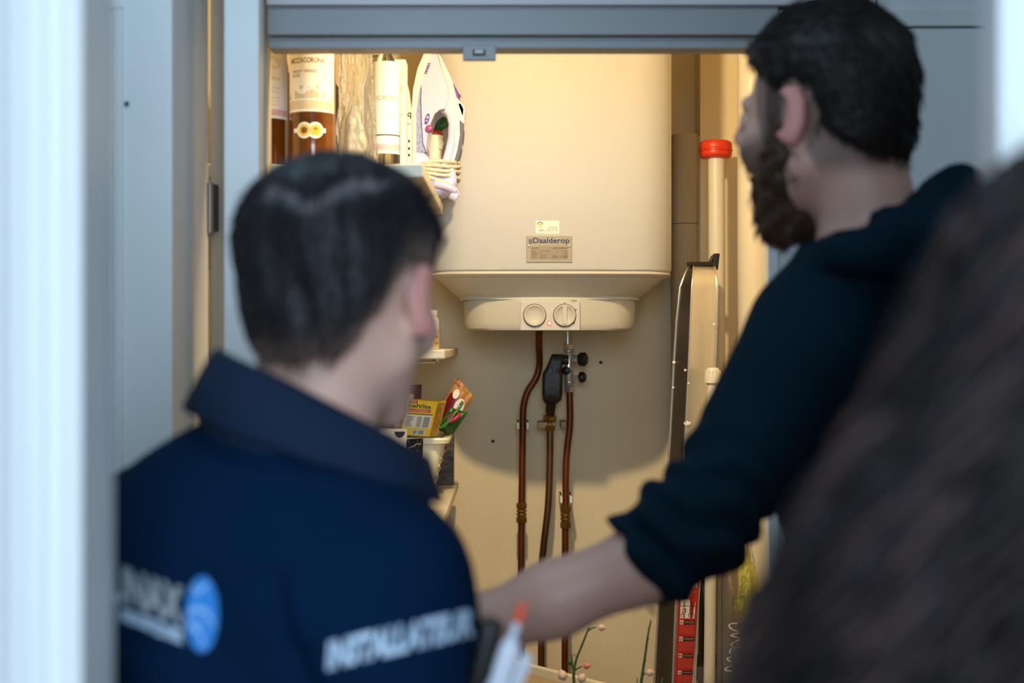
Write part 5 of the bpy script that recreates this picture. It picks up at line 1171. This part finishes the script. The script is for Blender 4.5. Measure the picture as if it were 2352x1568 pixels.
F.chain([(Ls2,.052),(Le2,.040),(Ce2,.0385),(at(1270,1376,1.52),.0385),(at(1110,1438,1.525),.0315),(Lw2,.0265)], .02); F.chain([(Rs2,.052),(Re2,.040),(Rw2,.028)], .02)
hand_sdf(F, Lw2, Lw2-Ce2, (0,-.25,1), 1, 1.05, .35); hand_sdf(F, Rw2, Rw2-Re2, (.8,-.3,0), -1, 1.05, .5)
for h_, f_ in ((hL2,fL2),(hR2,fR2)): F.chain([(h_,.075),((h_+f_)/2,.052),(f_+[0,0,.08],.036)], .03)
def hb2(y): return -.062+(.080)*sstep(-.028,.006,y)-.075*np.exp(-((y-.030)/.015)**2)
def beard2(P):
    x, y, z = P[:,0]/s2, P[:,1]/s2, P[:,2]/s2
    side = sstep(.018,.030,y)*sstep(-.005,-.035,z-.25*(.06-y))*(z < .045)+sstep(.006,.016,y)*(y < .035)*(z > -.05)*(z < .04)*(np.abs(x) > .045)
    return np.clip(side, 0, 1)*.75*(z > -.15)*(y > .0)
HC2 = np.array(lin((40,30,27)))
SKs = SK.copy(); SK = np.array(lin((196,152,136)))
sdf_obj('body', F, M['skin'], man2, skin_cols(H2, R2, lambda y: hb2(y/s2)*s2, .02, .65, HC2, beard=beard2))
for sx in (-1, 1):
    e = mk('eye', lathe([(.0002,-.0100),(.006,-.0080),(.0093,-.003),(.0098,0),(.0093,.003),(.0058,.0080),(.0030,.0094),(.0002,.0098)], L2(sx*.032,.0790,.005), 16, R2@np.array([0,1,0])), M['eye'], man2, smooth=True)
    mk('iris', lathe([(.0048,0),(.0035,.0009)], L2(sx*.032,.0882,.005), 12, R2@np.array([0,1,0])), M['iris'], e)
F, c = hair_field(H2, R2, s2, (.0810,.0955,.092), hb2, ((.0,.000,.064),(.074,.086,.064)))
def loc(X, Y, Z, H, R, s): return [((X-H[0])*R[0,i]+(Y-H[1])*R[1,i]+(Z-H[2])*R[2,i])/s for i in range(3)]
F.ell(c(0,-.044,-.028), (.066,.052,.060), R2, k=.03)
def clip2(X, Y, Z):
    P = loc(X, Y, Z, H2, R2, s2); h = hb2(P[1])+.004*np.sin(P[0]*300)*(P[1] < 0)
    side = np.minimum((h-P[2]), 1); d = np.maximum(side, P[1]-.078-.1*(P[2]-.08))
    ear = np.sqrt((P[1]+.004)**2+((P[2]+.002)*.75)**2)-.027; d = np.maximum(d, np.where(np.abs(P[0]) > .05, -ear, -1))
    return np.maximum(d, (.060-P[2])*.75+(P[1]-.058)*.66-.0)
F.clip(clip2, .010)
def groove2(X, Y, Z):
    P = (np.stack([X,Y,Z],-1)-H2)@R2; a = np.arctan2(P[...,0], P[...,2]-.02); t = np.arctan2(P[...,2], P[...,1])
    return .0007*np.sin(a*34+2.5*np.sin(t*4))+.0006*np.sin(a*71+t*6)+.0012*np.sin(t*9+a*5)
F.disp(groove2)
def hc2(V):
    P = (V-H2)@R2/s2; col = np.tile(HC2*.40, (len(V),1)); g = sstep(.03,-.005,P[:,2]-hb2(P[:,1]))*.35+.25*sstep(.05,.09,P[:,1])
    return col*(1-g[:,None])+np.array(lin((92,66,50)))*g[:,None]
hr2, V_, N_ = sdf_obj('hair', F, M['hair'], man2, hc2)
def flow2(p, n):
    q = (p-H2)@R2; return R2@np.array([q[0]*.4, -1.0 if q[2] > .05 else -.5, -.1 if q[2] > .08 else -1.2])
strand_obj('hair_lock', V_, N_, hc2(V_), hr2, flow2, 2600, .022, .0016, .0009, rng)
# beard
F = Field(H2-.17, H2+.17, .004); c = lambda *p: H2+R2@np.array(p)*s2
for sx in (-1, 1):
    F.cap(c(sx*.064,.022,-.008), c(sx*.059,.018,-.050), .009, .014, .012); F.cap(c(sx*.058,.012,-.052), c(sx*.026,.050,-.106), .018, .022, .02); F.cap(c(sx*.057,.030,-.050), c(sx*.030,.062,-.080), .015, .018, .02)
F.ell(c(0,.066,-.108), (.030,.022,.030), R2, k=.02); F.cap(c(-.024,.088,-.047), c(.024,.088,-.047), .0065, .0065, .006)
F.ell(c(0,.042,-.112), (.040,.032,.022), R2, k=.02)
F.disp(lambda X, Y, Z: .0025*np.sin(X*240+3*np.sin(Z*90))+.002*np.sin(Z*310+Y*170))
bd2, V_, N_ = sdf_obj('beard', F, M['hair'], man2, lambda V: np.tile(np.array(lin((72,52,40)))*.7, (len(V),1)))
strand_obj('beard_hair', V_, N_, np.tile(np.array(lin((84,58,42)))*.8, (len(V_),1)), bd2, lambda p, n: np.array([-.1,.1,-1.]), 1500, .013, .003, .0007, rng)
# hoodie
J = Field((.00,1.30,.88), (.86,2.14,1.74), .0062)
J.chain([(neck2+[0,0,.005],.085),(Ls2+[.015,.01,.0],.068)], .05); J.chain([(neck2,.085),(Rs2,.068)], .05)
J.ell(Md2+[0,0,-.12], (.205,.135,.26), RB2, k=.05); J.ell(hip2+[0,0,.03], (.185,.140,.17), RB2, k=.06)
cuffc = at(1462, 1302, 1.512); dv = (Ce2-Le2)/np.linalg.norm(Ce2-Le2); dcut = np.array([-.93,.02,-.36]); dcut = at(1380,1340,1.512)-at(1452,1306,1.512); dcut = dcut/np.linalg.norm(dcut)
J.cap(Ls2, Le2, .076, .052, .04); J.cap(Le2+[-.006,0,.006], Ce2+dv*.06, .056, .050, .03, cut=(cuffc, dcut))
J.chain([(Rs2,.072),(Re2,.055)], .03); J.cap(Re2, Rw2, .055, .042, .02)
J.cap(neck2+[0,0,-.05], H2+R2@np.array([0,-.03,-.05]), .064, .070, .010, op='s')
J.clip(lambda X, Y, Z: .92-Z+0*X+0*Y, .01)
ax1 = (Le2-Ls2)/np.linalg.norm(Le2-Ls2)
def folds2(X, Y, Z):
    P = np.stack([X,Y,Z],-1); t = (P-Ls2)@ax1; T = np.linalg.norm(Le2-Ls2); u_ = (P-Le2)@dv
    near = np.exp(-(np.maximum(0, np.linalg.norm(P-(Ls2+ax1*np.clip(t,0,T)[...,None]),axis=-1)-.09)/.02)**2)
    wv = np.sin(t*150+10*Z+1.6*np.sin(X*60)+25*(X-Z))
    amp = .0055*sstep(.12,.24,t)
    f = near*amp*wv
    g_ = .0045*np.sin(u_*150+20*Z+1.2*np.sin(Z*70))*sstep(-.02,.02,u_)*sstep(.11,.085,u_)*(X < Le2[0]+.03)
    body = .005*np.sin(25*Z+18*X+2*np.sin(12*Y))*(X > Ls2[0]+.05)
    return f+g_+body
J.disp(folds2)
hd2, _, _ = sdf_obj('hoodie', J, M['teal'], man2)
# hood lying on the back and round the neck
J = Field((.22,1.38,1.45), (.72,1.90,1.76), .0055)
hc_ = np.array([.432,1.625,1.612])
pts = []
for a in np.linspace(0, 2*math.pi, 18, endpoint=False):
    q = np.array([.100*math.sin(a), -.092*math.cos(a), 0]); q = RB2@q                      # a=0 at the back of the neck
    back = (1+math.cos(a))/2; pts.append((hc_+q+np.array([0,0,-.052+.058*back]), .018+.014*back))
for (p, r), (p2, r2) in zip(pts, pts[1:]+pts[:1]): J.cap(p, p2, r, r2, .012)
bk = RB2@np.array([0,-1,0])
J.cap(at(2125,478,1.555), at(2190,450,1.60), .020, .030, .02); J.cap(at(2190,450,1.60), at(2290,540,1.66), .030, .035, .03)
J.ell(hc_+bk*.115+[0,0,-.035], (.105,.050,.075), RB2@rx(.25), k=.03)
J.cap(hc_+bk*.10+RB2@np.array([.06,0,0])+[0,0,.02], hc_+bk*.14+RB2@np.array([.03,0,0])+[0,0,-.10], .035, .04, .03)
J.cap(neck2+[0,0,-.06], H2+R2@np.array([0,-.03,-.05]), .062, .066, .010, op='s')
J.disp(lambda X, Y, Z: .004*np.sin(70*Z+40*X-30*Y))
sdf_obj('hood', J, M['teal'], man2)
legs_feet(man2, hL2, hR2, fL2, fR2, fwd2, .99, 1.02)

# ---------------------------------------------------------------- woman, right foreground, mostly her hair
wom = thing('person', 'person with long dark brown wavy hair at the right edge, seen from behind', 'person', (.32, .70, 0))
H3 = np.array([.306,.70,1.470]); R3 = rz(math.radians(12))
F = Field((.02,.45,.0), (.62,1.02,1.64), .0085, (H3-.12, H3+.13, .0036))
L3 = head_sdf(F, H3, R3, .96, (np.array([.312,.69,1.29]), .052))
s3 = .19
wl, wr = np.array([.312-.155,.69-.02,1.235]), np.array([.312+.155,.69+.03,1.235])
F.chain([(np.array([.312,.69,1.30]),.05),(wl,.04)], .03); F.chain([(np.array([.312,.69,1.30]),.05),(wr,.04)], .03)
F.ell((.312,.70,1.10), (.13,.085,.20), R3, k=.05); F.ell((.312,.70,.86), (.15,.10,.15), R3, k=.06)
we1, we2 = np.array([.135,.68,.96]), np.array([.490,.72,.96]); ww1, ww2 = np.array([.16,.78,.76]), np.array([.46,.82,.76])
F.chain([(wl,.042),(we1,.034),(ww1,.024)], .02); F.chain([(wr,.042),(we2,.034),(ww2,.024)], .02)
hand_sdf(F, ww1, ww1-we1, (-1,0,0), -1, .9, .6); hand_sdf(F, ww2, ww2-we2, (1,0,0), 1, .9, .6)
wh1, wh2 = np.array([.225,.70,.84]), np.array([.40,.71,.84]); wf1, wf2 = np.array([.225,.70,0]), np.array([.40,.72,0])
for h_, f_ in ((wh1,wf1),(wh2,wf2)): F.chain([(h_,.07),((h_+f_)/2,.048),(f_+[0,0,.08],.034)], .03)
HC3 = np.array(lin((42,32,36)))
sdf_obj('body', F, M['skin'], wom, skin_cols(H3, R3, lambda y: .2+0*y, .02, .0, HC3))
for sx in (-1, 1):
    e = mk('eye', lathe([(.0002,-.0100),(.006,-.0080),(.0093,-.003),(.0098,0),(.0093,.003),(.0058,.0080),(.0030,.0094),(.0002,.0098)], L3(sx*.032,.0800,.005), 16, R3@np.array([0,1,0])), M['eye'], wom, smooth=True)
    mk('iris', lathe([(.0048,0),(.0035,.0009)], L3(sx*.032,.0892,.005), 12, R3@np.array([0,1,0])), M['iris'], e)
C = Field((-.02,.42,.42), (.66,1.04,1.36), .009)
C.chain([(np.array([.312,.69,1.27]),.07),(wl,.055)], .04); C.chain([(np.array([.312,.69,1.27]),.07),(wr,.055)], .04)
C.ell((.312,.70,1.10), (.165,.115,.22), R3, k=.05); C.ell((.312,.70,.80), (.19,.135,.28), R3, k=.06)
for a, b, w_ in ((wl,we1,ww1),(wr,we2,ww2)): C.chain([(a,.058),(b,.050),(w_,.038)], .03)
C.cap((.312,.69,1.24), (.309,.695,1.40), .062, .075, .01, op='s'); C.clip(lambda X, Y, Z: .55-Z+0*X+0*Y, .01)
sdf_obj('coat', C, M['coat'], wom)
# hair: shell plus wavy locks
F = Field((-.02,.40,1.12), (.62,.90,1.66), .0070)
F.ell(H3+[0,-.006,.035], (.096,.108,.100), R3, k=.02)
prof3 = [(1.53,.100,.100),(1.48,.124,.106),(1.43,.158,.112),(1.38,.188,.116),(1.33,.204,.116),(1.28,.208,.110),(1.24,.200,.100)]
for z, wx, wy in prof3: F.ell((H3[0]+.004, .672, z), (wx*.86, wy*.66, .06), R3, k=.05)
F.ell(H3+R3@np.array([0,.11,-.05]), (.058,.075,.11), R3, k=.02, op='s')
F.cap((.312,.74,1.28), (.312,.76,1.15), .10, .12, .03, op='s')
def groove3(X, Y, Z):
    a = np.arctan2(X-H3[0], -(Y-.69)); return .0035*np.sin(a*17+3*np.sin(Z*28)+Z*20)+.0025*np.sin(a*31-Z*25+2)+.0025*np.sin(Z*40+a*7)
F.disp(groove3)
def hc3(V):
    a = np.arctan2(V[:,0]-H3[0], -(V[:,1]-.69)); t = .5+.5*np.sin(a*23+3*np.sin(V[:,2]*28)+V[:,2]*20)
    return np.outer(1-t*.5, HC3*.55)+np.outer(t*.5, np.array(lin((84,62,58))))
hr3, V_, N_ = sdf_obj('hair', F, M['hair'], wom, hc3)
VV, FF, CC = [], [], []; wr_ = np.random.default_rng(11)
zs_ = np.array([1.60,1.575]+[p[0] for p in prof3]+[1.20]); wxs = np.array([.030,.075]+[p[1] for p in prof3]+[.165]); wys = np.array([.03,.078]+[p[2]*.86 for p in prof3]+[.085])
for i in range(2400):
    a0 = wr_.uniform(-2.3, 2.3); z1 = wr_.uniform(1.16, 1.30); z0_ = wr_.uniform(1.50, 1.60); am = wr_.uniform(.004, .014); fr = wr_.uniform(40, 75); ph = wr_.uniform(0, 6.28); rr_ = wr_.uniform(.0008, .0020); o_ = wr_.uniform(-.010, .010)
    pts = []
    for z in np.linspace(z0_, z1, 26):
        wx, wy = np.interp(z, zs_[::-1], wxs[::-1]), np.interp(z, zs_[::-1], wys[::-1]); a = a0+.07*math.sin(fr*z+ph)*(am/.008)
        q = R3@np.array([math.sin(a)*(wx+o_+am*math.cos(fr*z+ph)), -math.cos(a)*(wy+o_+am*math.cos(fr*z+ph)), 0]); pts.append(np.array([H3[0]+.004, .675, z])+q)
    v, f = tube(pts, [rr_*(.5+.5*math.sin(math.pi*min(1, (k+3)/22))) if k < 22 else rr_*(26-k)/6 for k in range(26)], 5)
    k = len(VV); VV += v; FF += [tuple(j_+k for j_ in q) for q in f]; cc_ = (HC3*wr_.uniform(.25, .9) if wr_.random() < .7 else np.array(lin((92,68,62)))*wr_.uniform(.5, 1)); cc_ = cc_*(.40+.75*(.5+.5*math.sin(a0*11+1))**1.3); CC += [cc_*(.55+.5*(.5+.5*math.sin(q_[2]*55+a0*6))) for q_ in v]
o = mk('hair_lock', (VV, FF), M['hair'], hr3, smooth=True, colors=np.array(CC)); o['kind'] = 'stuff'
legs_feet(wom, wh1, wh2, wf1, wf2, (0,1), .84, .80)
